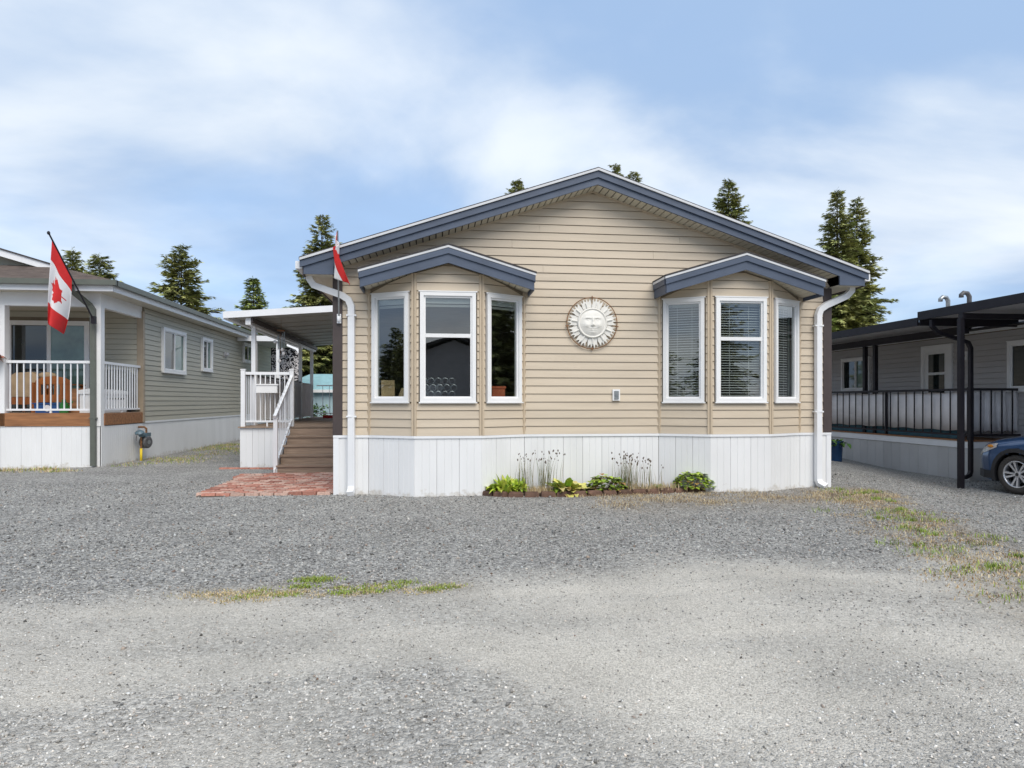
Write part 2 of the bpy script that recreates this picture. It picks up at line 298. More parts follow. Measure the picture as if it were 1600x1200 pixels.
def ground_material(m):
    t = m.node_tree; N = t.nodes; l = t.links.new; b = N['Principled BSDF']; b.inputs['Roughness'].default_value = 0.85; b.inputs['Specular IOR Level'].default_value = 0.25
    g = N.new('ShaderNodeNewGeometry'); a = N.new('ShaderNodeAttribute'); a.attribute_name = 'Col'
    sp = N.new('ShaderNodeSeparateColor'); l(a.outputs['Color'], sp.inputs[0])
    v = N.new('ShaderNodeTexVoronoi'); l(g.outputs['Position'], v.inputs['Vector']); v.inputs['Scale'].default_value = 52; v.inputs['Randomness'].default_value = 1
    v2 = N.new('ShaderNodeTexVoronoi'); l(g.outputs['Position'], v2.inputs['Vector']); v2.inputs['Scale'].default_value = 130
    sc = N.new('ShaderNodeSeparateColor'); l(v.outputs['Color'], sc.inputs[0])
    rp = N.new('ShaderNodeValToRGB'); l(sc.outputs[0], rp.inputs[0]); e = rp.color_ramp.elements
    e[0].position = 0; e[0].color = (0.135, 0.133, 0.128, 1); e[1].position = 1; e[1].color = (0.60, 0.58, 0.54, 1)
    k = e.new(0.45); k.color = (0.285, 0.280, 0.268, 1); k = e.new(0.8); k.color = (0.41, 0.40, 0.375, 1)
    sc2 = N.new('ShaderNodeSeparateColor'); l(v2.outputs['Color'], sc2.inputs[0])
    rp2 = N.new('ShaderNodeValToRGB'); l(sc2.outputs[1], rp2.inputs[0]); e = rp2.color_ramp.elements
    e[0].color = (0.38, 0.355, 0.31, 1); e[1].color = (0.69, 0.65, 0.575, 1)
    mx = N.new('ShaderNodeMix'); mx.data_type = 'RGBA'; l(sp.outputs[0], mx.inputs[0]); l(rp.outputs[0], mx.inputs[6]); l(rp2.outputs[0], mx.inputs[7])
    no = N.new('ShaderNodeTexNoise'); l(g.outputs['Position'], no.inputs['Vector']); no.inputs['Scale'].default_value = 26; no.inputs['Detail'].default_value = 6
    rp3 = N.new('ShaderNodeValToRGB'); l(no.outputs['Fac'], rp3.inputs[0]); e = rp3.color_ramp.elements
    e[0].position = .3; e[0].color = (0.11, 0.085, 0.06, 1); e[1].position = .7; e[1].color = (0.40, 0.31, 0.20, 1)
    mm = N.new('ShaderNodeMath'); mm.operation = 'MULTIPLY'; l(sp.outputs[1], mm.inputs[0]); l(no.outputs['Fac'], mm.inputs[1])
    m3 = N.new('ShaderNodeMix'); m3.data_type = 'RGBA'; l(mm.outputs[0], m3.inputs[0]); l(mx.outputs[2], m3.inputs[6]); l(rp3.outputs[0], m3.inputs[7])
    n4 = N.new('ShaderNodeTexNoise'); l(g.outputs['Position'], n4.inputs['Vector']); n4.inputs['Scale'].default_value = 1.1; n4.inputs['Detail'].default_value = 6
    mr = N.new('ShaderNodeMapRange'); l(n4.outputs['Fac'], mr.inputs[0]); mr.inputs[1].default_value = .3; mr.inputs[2].default_value = .7; mr.inputs[3].default_value = .86; mr.inputs[4].default_value = 1.14
    m4 = N.new('ShaderNodeVectorMath'); m4.operation = 'SCALE'; l(m3.outputs[2], m4.inputs[0]); l(mr.outputs[0], m4.inputs['Scale'])
    l(m4.outputs[0], b.inputs['Base Color'])
    bp = N.new('ShaderNodeBump'); bp.inputs['Distance'].default_value = 0.02; bp.inputs['Strength'].default_value = 0.9; bp.invert = True
    sub = N.new('ShaderNodeMath'); sub.operation = 'SUBTRACT'; sub.inputs[0].default_value = 1.0; l(sp.outputs[0], sub.inputs[1])
    ml = N.new('ShaderNodeMath'); ml.operation = 'MULTIPLY'; l(v.outputs['Distance'], ml.inputs[0]); l(sub.outputs[0], ml.inputs[1])
    ad = N.new('ShaderNodeMath'); ad.operation = 'MULTIPLY_ADD'; l(v2.outputs['Distance'], ad.inputs[0]); ad.inputs[1].default_value = .35; l(ml.outputs[0], ad.inputs[2])
    l(ad.outputs[0], bp.inputs['Height']); l(bp.outputs[0], b.inputs['Normal'])
ground_material(gm)
colg = np.stack([compact(GX, GY).ravel(), dryness(GX, GY).ravel(), np.zeros(nx * ny)], -1)
ground = np_obj('ground', np.stack([GX.ravel(), GY.ravel(), GZ.ravel()], -1), F, gm, col=colg, smooth=True); ground['kind'] = 'structure'

# loose gravel: angular stones, denser near the camera
def stones():
    V = []; Fc = []; C = []
    base = np.array([(1, 0, 0), (-1, 0, 0), (0, 1, 0), (0, -1, 0), (0, 0, 1), (0, 0, -1)], float)
    tri = np.array([(0, 2, 4), (2, 1, 4), (1, 3, 4), (3, 0, 4), (2, 0, 5), (1, 2, 5), (3, 1, 5), (0, 3, 5)])
    tot = 0
    for y0, y1, dens, smin, smax in ((1.9, 3.6, 2300, .0055, .0125), (3.6, 5.4, 1500, .006, .013), (5.4, 8, 850, .007, .014), (8, 12.5, 380, .008, .015)):
        x0, x1 = -0.72 * y1 - 1.6, 0.98 * y1 + 1.2
        n = int(dens * (x1 - x0) * (y1 - y0)); x = rng.uniform(x0, x1, n); y = rng.uniform(y0, y1, n)
        vis = (x > -0.72 * y - 1.2) & (x < 0.98 * y + 1.0)
        bd = np.maximum(sstep(1.2, .5, np.abs(x - .205)), sstep(1.2, .5, np.abs(x - 4.78))); bd = .38 * np.clip((1.2 - np.minimum(np.abs(x - .205), np.abs(x - 4.78))) / .7, 0, 1)
        vis &= ~((y > 10.44 - bd) & (x > -1.52) & (x < 6.52)) & ~((x > .62) & (x < 4.5) & (y > 9.9 + .12 * (x - 1.1).clip(0, 4) * .6)) & ~((x > -3.62) & (x < -1.4) & (y > 10.42 + rng.uniform(-.02, .14, n)))
        keep = rng.uniform(0, 1, n) > compact(x, y) * .55
        x, y = x[vis & keep], y[vis & keep]; n = len(x)
        s = rng.uniform(smin, smax, n) * rng.choice([1, 1, 1, 1.3, .7, .6, 1.75], n, p=[.25, .2, .15, .12, .13, .12, .03]) * (1 - .5 * compact(x, y))
        ax = rng.uniform(.6, 1.25, (n, 6, 1)); p = base[None] * ax * np.stack([np.ones(n) * 1.1, rng.uniform(.6, 1, n), rng.uniform(.45, .85, n)], -1)[:, None, :]
        p = p + rng.normal(0, .16, p.shape)
        a, b_, c_ = rng.uniform(0, 6.28, n), rng.normal(0, .5, n), rng.normal(0, .5, n)
        ca, sa = np.cos(a), np.sin(a); cb_, sb = np.cos(b_), np.sin(b_); cg, sg = np.cos(c_), np.sin(c_)
        Rm = np.stack([np.stack([ca * cb_, ca * sb * sg - sa * cg, ca * sb * cg + sa * sg], -1), np.stack([sa * cb_, sa * sb * sg + ca * cg, sa * sb * cg - ca * sg], -1), np.stack([-sb, cb_ * sg, cb_ * cg], -1)], 1)
        p = np.einsum('nij,nkj->nki', Rm, p) * s[:, None, None]
        p += np.stack([x, y, gz(x, y) + s * rng.uniform(-.1, .45, n)], -1)[:, None, :]
        wm = sstep(6.2, 4.6, y); g = np.clip(rng.normal(.325, .135, n) + .035 * wm, .07, .66); g = np.where(rng.uniform(0, 1, n) < .015, .58, g) * (1 + .30 * compact(x, y))
        g = g * (1 + .18 * sstep(4.2, 3.0, y)); tint = rng.normal(0, .02, n); warm = rng.uniform(0, 1, n) < .07
        c = np.stack([g * (1.005 + .03 * wm + tint) + warm * .06, g * 1.0, g * (.955 - .02 * wm - tint) - warm * .03], -1)
        dr_ = (dryness(x, y) * rng.uniform(.2, .9, n))[:, None]; c = c * (1 - dr_) + dr_ * np.array([.34, .27, .18]) * rng.uniform(.6, 1.3, (n, 1))
        V.append(p.reshape(-1, 3)); Fc.append((tri[None] + (np.arange(n) * 6)[:, None, None]).reshape(-1, 3) + tot); C.append(np.repeat(c, 6, 0)); tot += n * 6
    o = np_obj('gravel', np.concatenate(V), np.concatenate(Fc), stonem, col=np.concatenate(C)); o['kind'] = 'stuff'
    tag(o, 'loose grey crushed gravel spread over the yard and road', 'gravel')
stones()
def blades(name, X, Y, hmin, hmax, cols, w=.004, lean=.5, z0=None, wts=None):
    n = len(X); a = rng.uniform(0, 6.28, n); h = rng.uniform(hmin, hmax, n); ln = rng.uniform(.1, lean, n) * h
    Z = gz(X, Y) if z0 is None else z0; b = np.stack([X, Y, Z - .004], -1); d = np.stack([np.cos(a), np.sin(a), 0 * a], -1); s = np.stack([-np.sin(a), np.cos(a), 0 * a], -1) * w
    up = np.array([0, 0, 1.0])
    p0 = b - s; p1 = b + s; p2 = b + d * (ln * .35)[:, None] + up * (h * .6)[:, None] + s * .7; p3 = b + d * (ln * .35)[:, None] + up * (h * .6)[:, None] - s * .7; p4 = b + d * ln[:, None] + up * h[:, None]
    V = np.stack([p0, p1, p2, p3, p4], 1).reshape(-1, 3); k = np.arange(n) * 5
    F = np.concatenate([np.stack([k, k + 1, k + 2], -1), np.stack([k, k + 2, k + 3], -1), np.stack([k + 3, k + 2, k + 4], -1)])
    c = np.array(cols)[rng.choice(len(cols), n, p=wts)] * rng.uniform(.75, 1.25, (n, 1))
    return V, F, np.repeat(c, 5, 0)
GREEN = [(.27, .38, .05), (.34, .42, .07), (.20, .30, .04)]; STRAW = [(.60, .47, .26), (.52, .38, .20), (.66, .55, .35)]
def patch(label, spots, hmin, hmax, cols, w=.004):
    X = []; Y = []
    for x, y, rx, ry, n in spots:
        X.append(rng.normal(x, rx, n)); Y.append(rng.normal(y, ry, n))
    X = np.concatenate(X); Y = np.concatenate(Y)
    V, F, C = blades('grass', X, Y, hmin, hmax, cols, w, 1.3); o = np_obj('grass', V, F, grass_m, col=C); o['kind'] = 'stuff'; tag(o, label, 'grass'); return o
sp = []
for i in range(46): sp.append((rng.uniform(-1.5, .2), 5.12 + rng.normal(0, .09) - .0, .05, .035, 100))
patch('low green weeds in the gravel in front of the house', [(-.95, 5.48, .09, .045, 1100), (-1.0, 5.28, .06, .03, 350), (-.25, 5.34, .06, .035, 260)] + [s for i, s in enumerate(sp) if i % 2] , .008, .024, GREEN + [(.30, .28, .08)])
patch('straw coloured dead grass at the edge of the gravel road', [(-1.55, 5.15, .16, .06, 900)] + [s for i, s in enumerate(sp) if i % 2 == 0], .006, .02, STRAW + [(.30, .28, .08)])
sg = []; ss = []
for i in range(230):
    t = rng.uniform(0, 1) ** .8; x = 6.75 - t * 2.5; y = 10.2 - t * 6.0; off = rng.normal(0, .26)
    (sg if rng.uniform() < .38 and i % 2 else ss).append((x + off, y - off * .4, .11, .07, 48))
patch('straw coloured dry grass along the property line right of the house', ss, .008, .03, STRAW + [(.3, .17, .07)])
sg += [(6.6 - k * .19 + rng.normal(0, .2), 9.9 - k * .45 + rng.normal(0, .12), .03, .025, 60) for k in range(13)]
patch('green tufts along the property line right of the house', sg + [(6.45, 9.5, .05, .04, 60), (6.7, 9.55, .04, .04, 70), (6.05, 9.35, .05, .03, 40)], .015, .06, GREEN)
sl = [(rng.uniform(-9.8, -7.0), rng.uniform(14.3, 15.2), .12, .08, int(rng.uniform(10, 80))) for i in range(22)] + [(-9.3, 13.6, .35, .2, 260), (-8.9, 13.2, .3, .15, 160), (-9.7, 13.0, .3, .2, 200)]
patch('patchy weeds along the skirting of the sage house', sl, .02, .09, GREEN + STRAW + STRAW, .006)
sl = [(rng.uniform(-6.9, -5.2), rng.uniform(15.5, 24), .2, .3, 70) for i in range(46)]
patch('thin weeds in the gravel lane beside the sage house', sl, .02, .06, GREEN + STRAW, .006)
sl = [(rng.uniform(2.2, 6.7), rng.uniform(8.7, 9.98), .14, .09, 70) for i in range(90)]
patch('dry stalks and debris below the garden bed and skirting', sl, .01, .05, STRAW + [(.2, .12, .06)], .003)
# ------------------------------------------------------------------ siding
def course(name, parent, p0, p1, q0, q1, n, z0, z1, mat):
    prof = [(-.014, z0), (.019, z0), (.018, z0 + .012), (.006, z1 - .010), (-.009, z1 - .010), (-.009, z1 - .001), (-.014, z1 - .001)]
    vs = []
    for a, b in ((p0, q0), (p1, q1)):
        for o, z in prof:
            t = (z - z0) / (z1 - z0); vs.append((a[0] + (b[0] - a[0]) * t + n[0] * o, a[1] + (b[1] - a[1]) * t + n[1] * o, z))
    mb = MB().add(vs, [tuple(range(7)), tuple(range(13, 6, -1))] + [(i, i + 7, (i + 1) % 7 + 7, (i + 1) % 7) for i in range(7)])
    if parent is None: return mb
    return ob(name, mb, mat, parent)
PITCH = 0.127
def window(par, P, t, n, a0, a1, z0, z1, hung=False, gm=None, fr=.055, slider=False):
    gm = gm or glass
    f = MB(); o1 = .05
    for (x0, x1, y0, y1) in ((a0, a1, z1 - fr, z1), (a0, a1, z0, z0 + fr), (a0, a0 + fr, z0 + fr, z1 - fr), (a1 - fr, a1, z0 + fr, z1 - fr)): f.obox(P, t, n, x0, x1, -.05, o1, y0, y1)
    i0 = fr - .002; s = .03
    for (x0, x1, y0, y1) in ((a0 + i0, a1 - i0, z1 - i0 - s, z1 - i0), (a0 + i0, a1 - i0, z0 + i0, z0 + i0 + s), (a0 + i0, a0 + i0 + s, z0 + i0 + s, z1 - i0 - s), (a1 - i0 - s, a1 - i0, z0 + i0 + s, z1 - i0 - s)): f.obox(P, t, n, x0, x1, -.04, .025, y0, y1)
    f.obox(P, t, n, a0 - .02, a1 + .02, o1 - .02, o1 + .006, z1 + .001, z1 + .018)
    f.obox(P, t, n, a0 - .018, a1 + .018, o1 - .02, o1 + .012, z0 - .02, z0 - .001)
    ob('window_frame', f, white, par)
    A0, A1, Z0, Z1 = a0 + fr + .026, a1 - fr - .026, z0 + fr + .026, z1 - fr - .026
    if hung:
        zm = z0 + (z1 - z0) * .605; ob('mid_rail', MB().obox(P, t, n, A0, A1, -.03, .03, zm - .028, zm + .028), white, par)
        ob('pane', MB().obox(P, t, n, A0, A1, -.004, .002, zm + .028, Z1), gm, par); ob('pane', MB().obox(P, t, n, A0, A1, -.016, -.010, Z0, zm - .028), gm, par)
    elif slider:
        am = (a0 + a1) / 2; ob('meeting_stile', MB().obox(P, t, n, am - .025, am + .025, -.03, .03, Z0, Z1), white, par)
        ob('pane', MB().obox(P, t, n, A0, am - .025, -.004, .002, Z0, Z1), gm, par)
        ob('pane', MB().obox(P, t, n, am + .025, A1, -.016, -.010, Z0, Z1), slider if slider is not True else gm, par)
    else: ob('pane', MB().obox(P, t, n, A0, A1, -.004, .002, Z0, Z1), gm, par)

# ------------------------------------------------------------------ main house
YF = 10.46; XL, XR, XC = -1.5, 6.5, 2.5; YB = 26.0
house = thing('manufactured_house', (XC, YF, 0), 'beige sided gable house with two bay windows and white skirting', 'house')
T = lambda x: 5.0 - .3333 * abs(x - XC)          # roof top line
S = lambda x: 4.755 - .3333 * abs(x - XC)         # soffit line at the wall
BAYS = (0.205, 4.78); BH, BF, BD = 1.2, .5, .38
wall = MB()
segs = [(XL + .02, BAYS[0] - BH), (BAYS[0] + BH, BAYS[1] - BH), (BAYS[1] + BH, XR - .02)]
for a, b in segs: wall.box(a, YF + .02, .80, b, YF + .12, 3.06)
wall.prism([(XL + .02, YF + .02, 3.06), (XR - .02, YF + .02, 3.06), (XR - .02, YF + .02, S(XR)), (XC, YF + .02, 4.77), (XL + .02, YF + .02, S(XL))], (0, .1, 0))
fw = ob('front_wall', wall, sheath, house)
z = .905
while z < 4.71:
    z1 = z + PITCH
    if z < 3.05:
        for i, (a, b) in enumerate(segs):
            a2 = a if i else XL + .11; b2 = b if i < 2 else XR - .11
            course('siding_board', fw, (a2, YF), (b2, YF), (a2, YF), (b2, YF), (0, -1), z, z1, beige)
    else:
        ext = lambda zz: max(0.0, min(XC - XL - .11 if zz < 3.28 else 4.0, (4.755 - zz) / .3333))
        e0, e1 = ext(z), ext(min(z1, 4.745)); zt = min(z1, 4.745)
        row_ = int(round((z - .905) / PITCH)); cuts = [-e0] + [c_ for c_ in (-2.9 + (row_ * 1.37) % 2.3, .75 + (row_ * 1.37) % 2.3) if abs(c_) < e1 - .25] + [e0]
        for a_, b_ in zip(cuts[:-1], cuts[1:]):
            ta_ = -e1 if a_ == -e0 else a_; tb_ = e1 if b_ == e0 else b_; g0 = 0 if a_ == -e0 else .0015; g1 = 0 if b_ == e0 else .0015
            course('siding_board', fw, (XC + a_ + g0, YF), (XC + b_ - g1, YF), (XC + ta_ + g0, YF), (XC + tb_ - g1, YF), (0, -1), z, zt, beige)
    z = z1
for sx_ in (-1, 1):
    xe = XL if sx_ < 0 else XR
    m = MB().box(min(xe, xe - sx_ * .115), YF - .028, .905, max(xe, xe - sx_ * .115), YF + .02, 3.285)
    m.box(min(xe, xe + sx_ * .03), YF - .028, .905, max(xe, xe + sx_ * .03), YF + .10, 3.285)
    ob('corner_trim', m, brown_trim, house)
    sw = ob('side_wall', MB().box(min(xe - sx_ * .02, xe - sx_ * .12), YF + .13, .80, max(xe - sx_ * .02, xe - sx_ * .12), YB, 3.4), sheath, house)
    k = 0; z = .905
    while z < 3.25:
        course('siding_board', sw, (xe, YF + .10), (xe, YB), (xe, YF + .10), (xe, YB), (sx_, 0), z, min(z + PITCH, 3.285), beige); z += PITCH
# rooms behind the glass
rm = MB(); rm.box(XL + .13, YF + .13, .86, XR - .13, 15.4, .92, 1); rm.box(XL + .13, YF + .13, 3.12, XR - .13, 15.4, 3.2); rm.box(XL + .13, 15.4, .86, XR - .13, 15.5, 3.2)
rm.box(2.45, YF + .13, .92, 2.55, 15.4, 3.12); rm.box(XL + .125, YF + .13, .92, XL + .135, 15.4, 3.12); rm.box(XR - .135, YF + .13, .92, XR - .125, 15.4, 3.12)
ob('interior_rooms', rm, [inner, carpet], house)
ob('back_wall', MB().prism([(XL, YB, 0), (XR, YB, 0), (XR, YB, 3.4), (XC, YB, 4.7), (XL, YB, 3.4)], (0, .1, 0)), beige_trim, house)
# roof, rake boards, soffits
rf = MB(); Y0, Y1 = YF - .385, YB + .4
for s in (-1, 1):
    xe = XC + s * 4.46
    rf.prism([(XC, Y0, 5.012), (xe, Y0, T(xe) + .012), (xe, Y0, T(xe) - .03), (XC, Y0, 4.97)], (0, Y1 - Y0, 0))
roof = ob('roof', rf, shingle, house)
for s in (-1, 1):
    xe = XC + s * 4.45
    def band(d0, d1, y0, y1, mat, nm, xe=xe): ob(nm, MB().prism([(XC, y0, 5.0 + d1), (xe, y0, T(xe) + d1), (xe, y0, T(xe) + d0), (XC, y0, 5.0 + d0)], (0, y1 - y0, 0)), mat, house)
    band(-.040, -.006, YF - .40, YF - .37, drip_m, 'drip_edge')
    band(-.140, -.048, YF - .375, YF - .345, blue, 'rake_board')
    xk = XC + s * 3.97; xo = XC + s * 4.40
    lb = MB().prism([(XC, YF - .345, 4.868), (xo, YF - .345, T(xo) - .132), (xo, YF - .345, 3.285), (xk, YF - .345, 3.285), (xk, YF - .345, T(xk) - .245), (XC, YF - .345, 4.755)], (0, .03, 0))
    ob('rake_board', lb, blue, house)
    # sloped gable soffit: ribbed panels side by side
    sb = ob('soffit', MB().prism([(XC, YF - .31, 4.800), (xk, YF - .31, S(xk) + .045), (xk, YF - .31, S(xk) + .025), (XC, YF - .31, 4.780)], (0, .33, 0)), dark, house)
    npan = 40; w = 3.96 / npan
    for i in range(npan):
        xa = XC + s * (i * w + .008); xb = XC + s * ((i + 1) * w - .010)
        ob('soffit_panel', MB().prism([(xa, YF - .312, S(xa) + .02), (xb, YF - .312, S(xb) + .02), (xb, YF - .312, S(xb) + .001), (xa, YF - .312, S(xa) + .001)], (0, .325, 0)), soffm, sb)
    ob('frieze_trim', MB().prism([(XC, YF - .022, 4.755), (xk, YF - .022, S(xk)), (xk, YF - .022, S(xk) - .03), (XC, YF - .022, 4.725)], (0, .02, 0)), beige_trim, house)
    xw = XL if s < 0 else XR; x0, x1 = min(xo, xw), max(xo, xw)
    ob('eave_soffit', MB().box(x0, YF - .31, 3.29, x1, YB, 3.305), soffm, house)
    ob('eave_fascia', MB().box(min(xo, xo + s * .02), YF - .31, 3.27, max(xo, xo + s * .02), YB, 3.50), brown_trim, house)
    g = MB().bar([(xo + s * .075, YF - .30, 3.425), (xo + s * .075, YB, 3.425)], .1, .11)
    ob('gutter', g, white_m, house)
# skirting follows the bays
path = [(XL - .02, YF - .012)]
for c in BAYS: path += [(c - BH, YF - .012), (c - BF, YF - BD - .012), (c + BF, YF - BD - .012), (c + BH, YF - .012)]
path += [(XR + .02, YF - .012)]
sk = ob('skirting_frame', MB().box(XL + .03, YF + .13, -.3, XR - .03, YB, .79), sheath, house)
def skirt_panels(path, z0, z1, mat, par, width=.30, name='skirting_panel', ribs=3):
    for (ax, ay), (bx, by) in zip(path[:-1], path[1:]):
        Ln = math.hypot(bx - ax, by - ay); t = ((bx - ax) / Ln, (by - ay) / Ln); n = (t[1], -t[0]); k = max(1, round(Ln / width)); w = Ln / k
        for i in range(k):
            pts = [(0, -.012), (.004, 0)]
            for r in range(ribs):
                u0, u1 = .004 + (w - .008) * r / ribs, .004 + (w - .008) * (r + 1) / ribs
                if r: pts += [(u0 - .005, .0), (u0, -.006), (u0 + .005, .0)]
            pts += [(w - .004, 0), (w - .001, -.012)]
            full = pts + [(w - .001, -.03), (0, -.03)]
            poly = [(ax + t[0] * (i * w + a) + n[0] * o, ay + t[1] * (i * w + a) + n[1] * o, z0) for a, o in full]
            ob(name, MB().prism(poly, (0, 0, z1 - z0)), mat, par)
skirt_panels(path, -.12, .865, skirtm, sk)
cap = MB()
for (ax, ay), (bx, by) in zip(path[:-1], path[1:]):
    Ln = math.hypot(bx - ax, by - ay); t = ((bx - ax) / Ln, (by - ay) / Ln); n = (t[1], -t[0]); cap.obox((ax, ay), t, n, -.004, Ln + .004, -.04, .016, .866, .903)
ob('skirting_cap', cap, white_m, house)
for xe in (XL - .022, XR - .055): ob('skirting_corner', MB().box(xe, YF - .022, -.15, xe + .078, YF + .08, .865), white_m, house)
for xe, s in ((XL, -1), (XR, 1)):
    P2 = [(xe + s * .02, YB), (xe + s * .02, YF + .08)] if s < 0 else [(xe + s * .02, YF + .08), (xe + s * .02, YB)]
    skirt_panels(P2, -.35, .865, skirtm, sk, 1.2, ribs=6)
    ob('skirting_cap', MB().box(min(xe, xe + s * .03), YF + .09, .866, max(xe, xe + s * .03), YB, .903), white_m, house)
# bay windows
for bi, c in enumerate(BAYS):
    yb = YF - BD
    A, B, C_, D = (c - BH, YF), (c - BF, yb), (c + BF, yb), (c + BH, YF)
    bay = ob('bay_window', MB().prism([(c - BH + .03, YF + .1, .905), (c - BF + .02, yb + .03, .905), (c + BF - .02, yb + .03, .905), (c + BH - .03, YF + .1, .905)], (0, 0, .05)), inner, house)
    bay['label'] = 'bay with raised blinds and dark reflections' if bi == 0 else 'bay with closed white slat blinds'
    soff = lambda x: 3.46 - .30 * abs(x - c)
    ob('bay_ceiling', MB().prism([(c - BH + .03, YF + .1, 3.07), (c - BF + .02, yb + .03, 3.07), (c + BF - .02, yb + .03, 3.07), (c + BH - .03, YF + .1, 3.07)], (0, 0, .03)), inner, bay)
    for fi, (p, q) in enumerate(((A, B), (B, C_), (C_, D))):
        Ln = math.hypot(q[0] - p[0], q[1] - p[1]); t = ((q[0] - p[0]) / Ln, (q[1] - p[1]) / Ln); n = (t[1], -t[0])
        m0 = .085 if fi == 1 else .08
        a0, a1 = m0, Ln - m0; z0, z1 = 1.41, 3.04
        if fi == 1: z1 = 3.045
        at = lambda a: (p[0] + t[0] * a, p[1] + t[1] * a)
        bk = MB(); bk.obox(p, t, n, 0, Ln, -.10, -.016, .87, z0 + .03); bk.obox(p, t, n, 0, a0 + .03, -.10, -.016, z0 + .03, 3.06); bk.obox(p, t, n, a1 - .03, Ln, -.10, -.016, z0 + .03, 3.06)
        zt = [soff(at(a)[0]) + .02 for a in (0, Ln / 2, Ln)]
        bk.prism([(*at(a), zz) for a, zz in ((0, 3.01), (Ln, 3.01), (Ln, max(3.02, zt[2])), (Ln / 2, max(3.02, zt[1])), (0, max(3.02, zt[0])))], (-n[0] * .05, -n[1] * .05, 0))
        ob('bay_sheathing', bk, sheath, bay)
        # siding above and below the window, narrow ends beside it
        z = .905; edge = MB()
        while z < 3.44:
            ze = z + PITCH
            lo, hi = .035, Ln - .035
            if z >= z1 - .02 or ze <= z0 + .001 + .03:
                zz0 = max(z, z1 + .02) if z < z1 + .02 and z > 2 else z
                ze2 = min(ze, z0 - .02) if ze < z0 + .1 and ze > z0 - .02 else ze
                def lim(zz):
                    l, h = lo, hi
                    if zz > 3.0:
                        xs_ = [at(l + (h - l) * i / 60)[0] for i in range(61)]; ok = [i for i in range(61) if soff(xs_[i]) > zz]
                        if not ok: return None
                        return l + (h - l) * ok[0] / 60, l + (h - l) * ok[-1] / 60
                    return l, h
                e0 = lim(zz0); e1 = lim(ze2) or (None if e0 is None else ((e0[0] + e0[1]) / 2,) * 2 if fi == 1 else ((e0[1],) * 2 if fi == 0 else (e0[0],) * 2))
                if e0 and ze2 - zz0 > .03: course('siding_board', bay, at(e0[0]), at(e0[1]), at(e1[0]), at(e1[1]), n, zz0, ze2, beige)
            else:
                for l, h in ((lo, a0 - .021), (a1 + .021, hi)):
                    mb = course(None, None, at(l), at(h), at(l), at(h), n, z, ze, beige); edge.add(mb.v, mb.f)
            z = ze
        ob('siding_ends', edge, beige, bay)
        window(bay, p, t, n, a0, a1, z0, z1, hung=(fi == 1))
        # blinds and curtains inside
        bl = MB(); b0, b1 = a0 + .07, a1 - .07
        if bi == 0:
            bl.obox(p, t, n, b0 - .02, b1 + .02, -.085, -.045, z1 - .16, z1 - .075)
            for i in range(3): bl.obox(p, t, n, b0 - .02, b1 + .02, -.08, -.05, z1 - .185 - i * .012, z1 - .178 - i * .012)
            ob('raised_blind', bl, blindm, bay)
        else:
            if fi == 2: b1 = b0 + (b1 - b0) * .80
            zz = z0 + .10
            while zz < z1 - .10:
                hh = random.uniform(.009, .013); dj = random.uniform(-.002, .002); bl.obox(p, t, n, b0, b1, -.066, -.064, zz + dj, zz + dj + hh); bl.obox(p, t, n, b0, b1, -.086, -.0661, zz + dj + .004, zz + dj + .006); zz += .039
            for f_ in (.28, .74):
                am = b0 + (b1 - b0) * f_; bl.obox(p, t, n, am - .003, am + .003, -.0635, -.0615, z0 + .09, z1 - .08)
            bl.obox(p, t, n, b0, b1, -.095, -.055, z1 - .11, z1 - .06)
            ob('slat_blind', bl, blindm, bay)
            if fi == 2: ob('reveal_panel', MB().obox(p, t, n, a1 - .055, a1 + .10, -.125, -.115, z0, z1), curtain, bay)
    # corner trims
    for (x, y), nn in ((A, (-.6, -.8)), (B, (-.25, -.97)), (C_, (.25, -.97)), (D, (.6, -.8))):
        for s in (-1, 1):
            tt = (-nn[1], nn[0]); ob('corner_trim', MB().obox((x, y), tt, nn, s * .021 - .017, s * .021 + .017, -.03, .022, .904, min(soff(x) + .01, 3.33)), beige_trim, bay)
    # little gable roof
    HW = 1.285; pk = 3.72; ze = lambda x: pk - .30 * abs(x - c); yf = YF - .585
    br = MB(); 
    for s in (-1, 1): br.prism([(c, yf - .03, pk + .012), (c + s * (HW + .02), yf - .03, ze(c + HW + .02) + .012), (c + s * (HW + .02), yf - .03, ze(c + HW + .02) - .012), (c, yf - .03, pk - .012)], (0, .62, 0))
    broof = ob('bay_roof', br, shingle, house); broof['label'] = 'small gable roof over bay window'
    for s in (-1, 1):
        def bnd(d0, d1, y0, y1, mat, nm, hw): ob(nm, MB().prism([(c, y0, pk + d1), (c + s * hw, y0, ze(c + hw) + d1), (c + s * hw, y0, ze(c + hw) + d0), (c, y0, pk + d0)], (0, y1 - y0, 0)), mat, broof)
        bnd(-.048, -.016, yf - .025, yf + .005, drip_m, 'drip_edge', HW + .012); bnd(-.135, -.054, yf - .02, yf + .01, blue, 'fascia_board', HW); bnd(-.27, -.130, yf + .005, yf + .03, blue, 'fascia_board', HW - .015)
        xo = c + s * HW; zo = ze(c + HW)
        for d0, d1, o, mt in ((-.052, -.013, .016, white_m), (-.135, -.054, .010, blue), (-.27, -.135, -.008, blue)):
            x0, x1 = sorted((xo + s * o, xo + s * (o - .025))); ob('return_board', MB().box(x0, yf + .032 if d0 > -.2 else yf + .032, zo + d0, x1, YF - .02, zo + d1), mt, broof)
        sfb = ob('bay_soffit', MB().prism([(c, yf + .032, pk - .20), (c + s * (HW - .04), yf + .032, ze(c + HW - .04) - .20), (c + s * (HW - .04), yf + .032, ze(c + HW - .04) - .215), (c, yf + .032, pk - .215)], (0, .53, 0)), dark, broof)
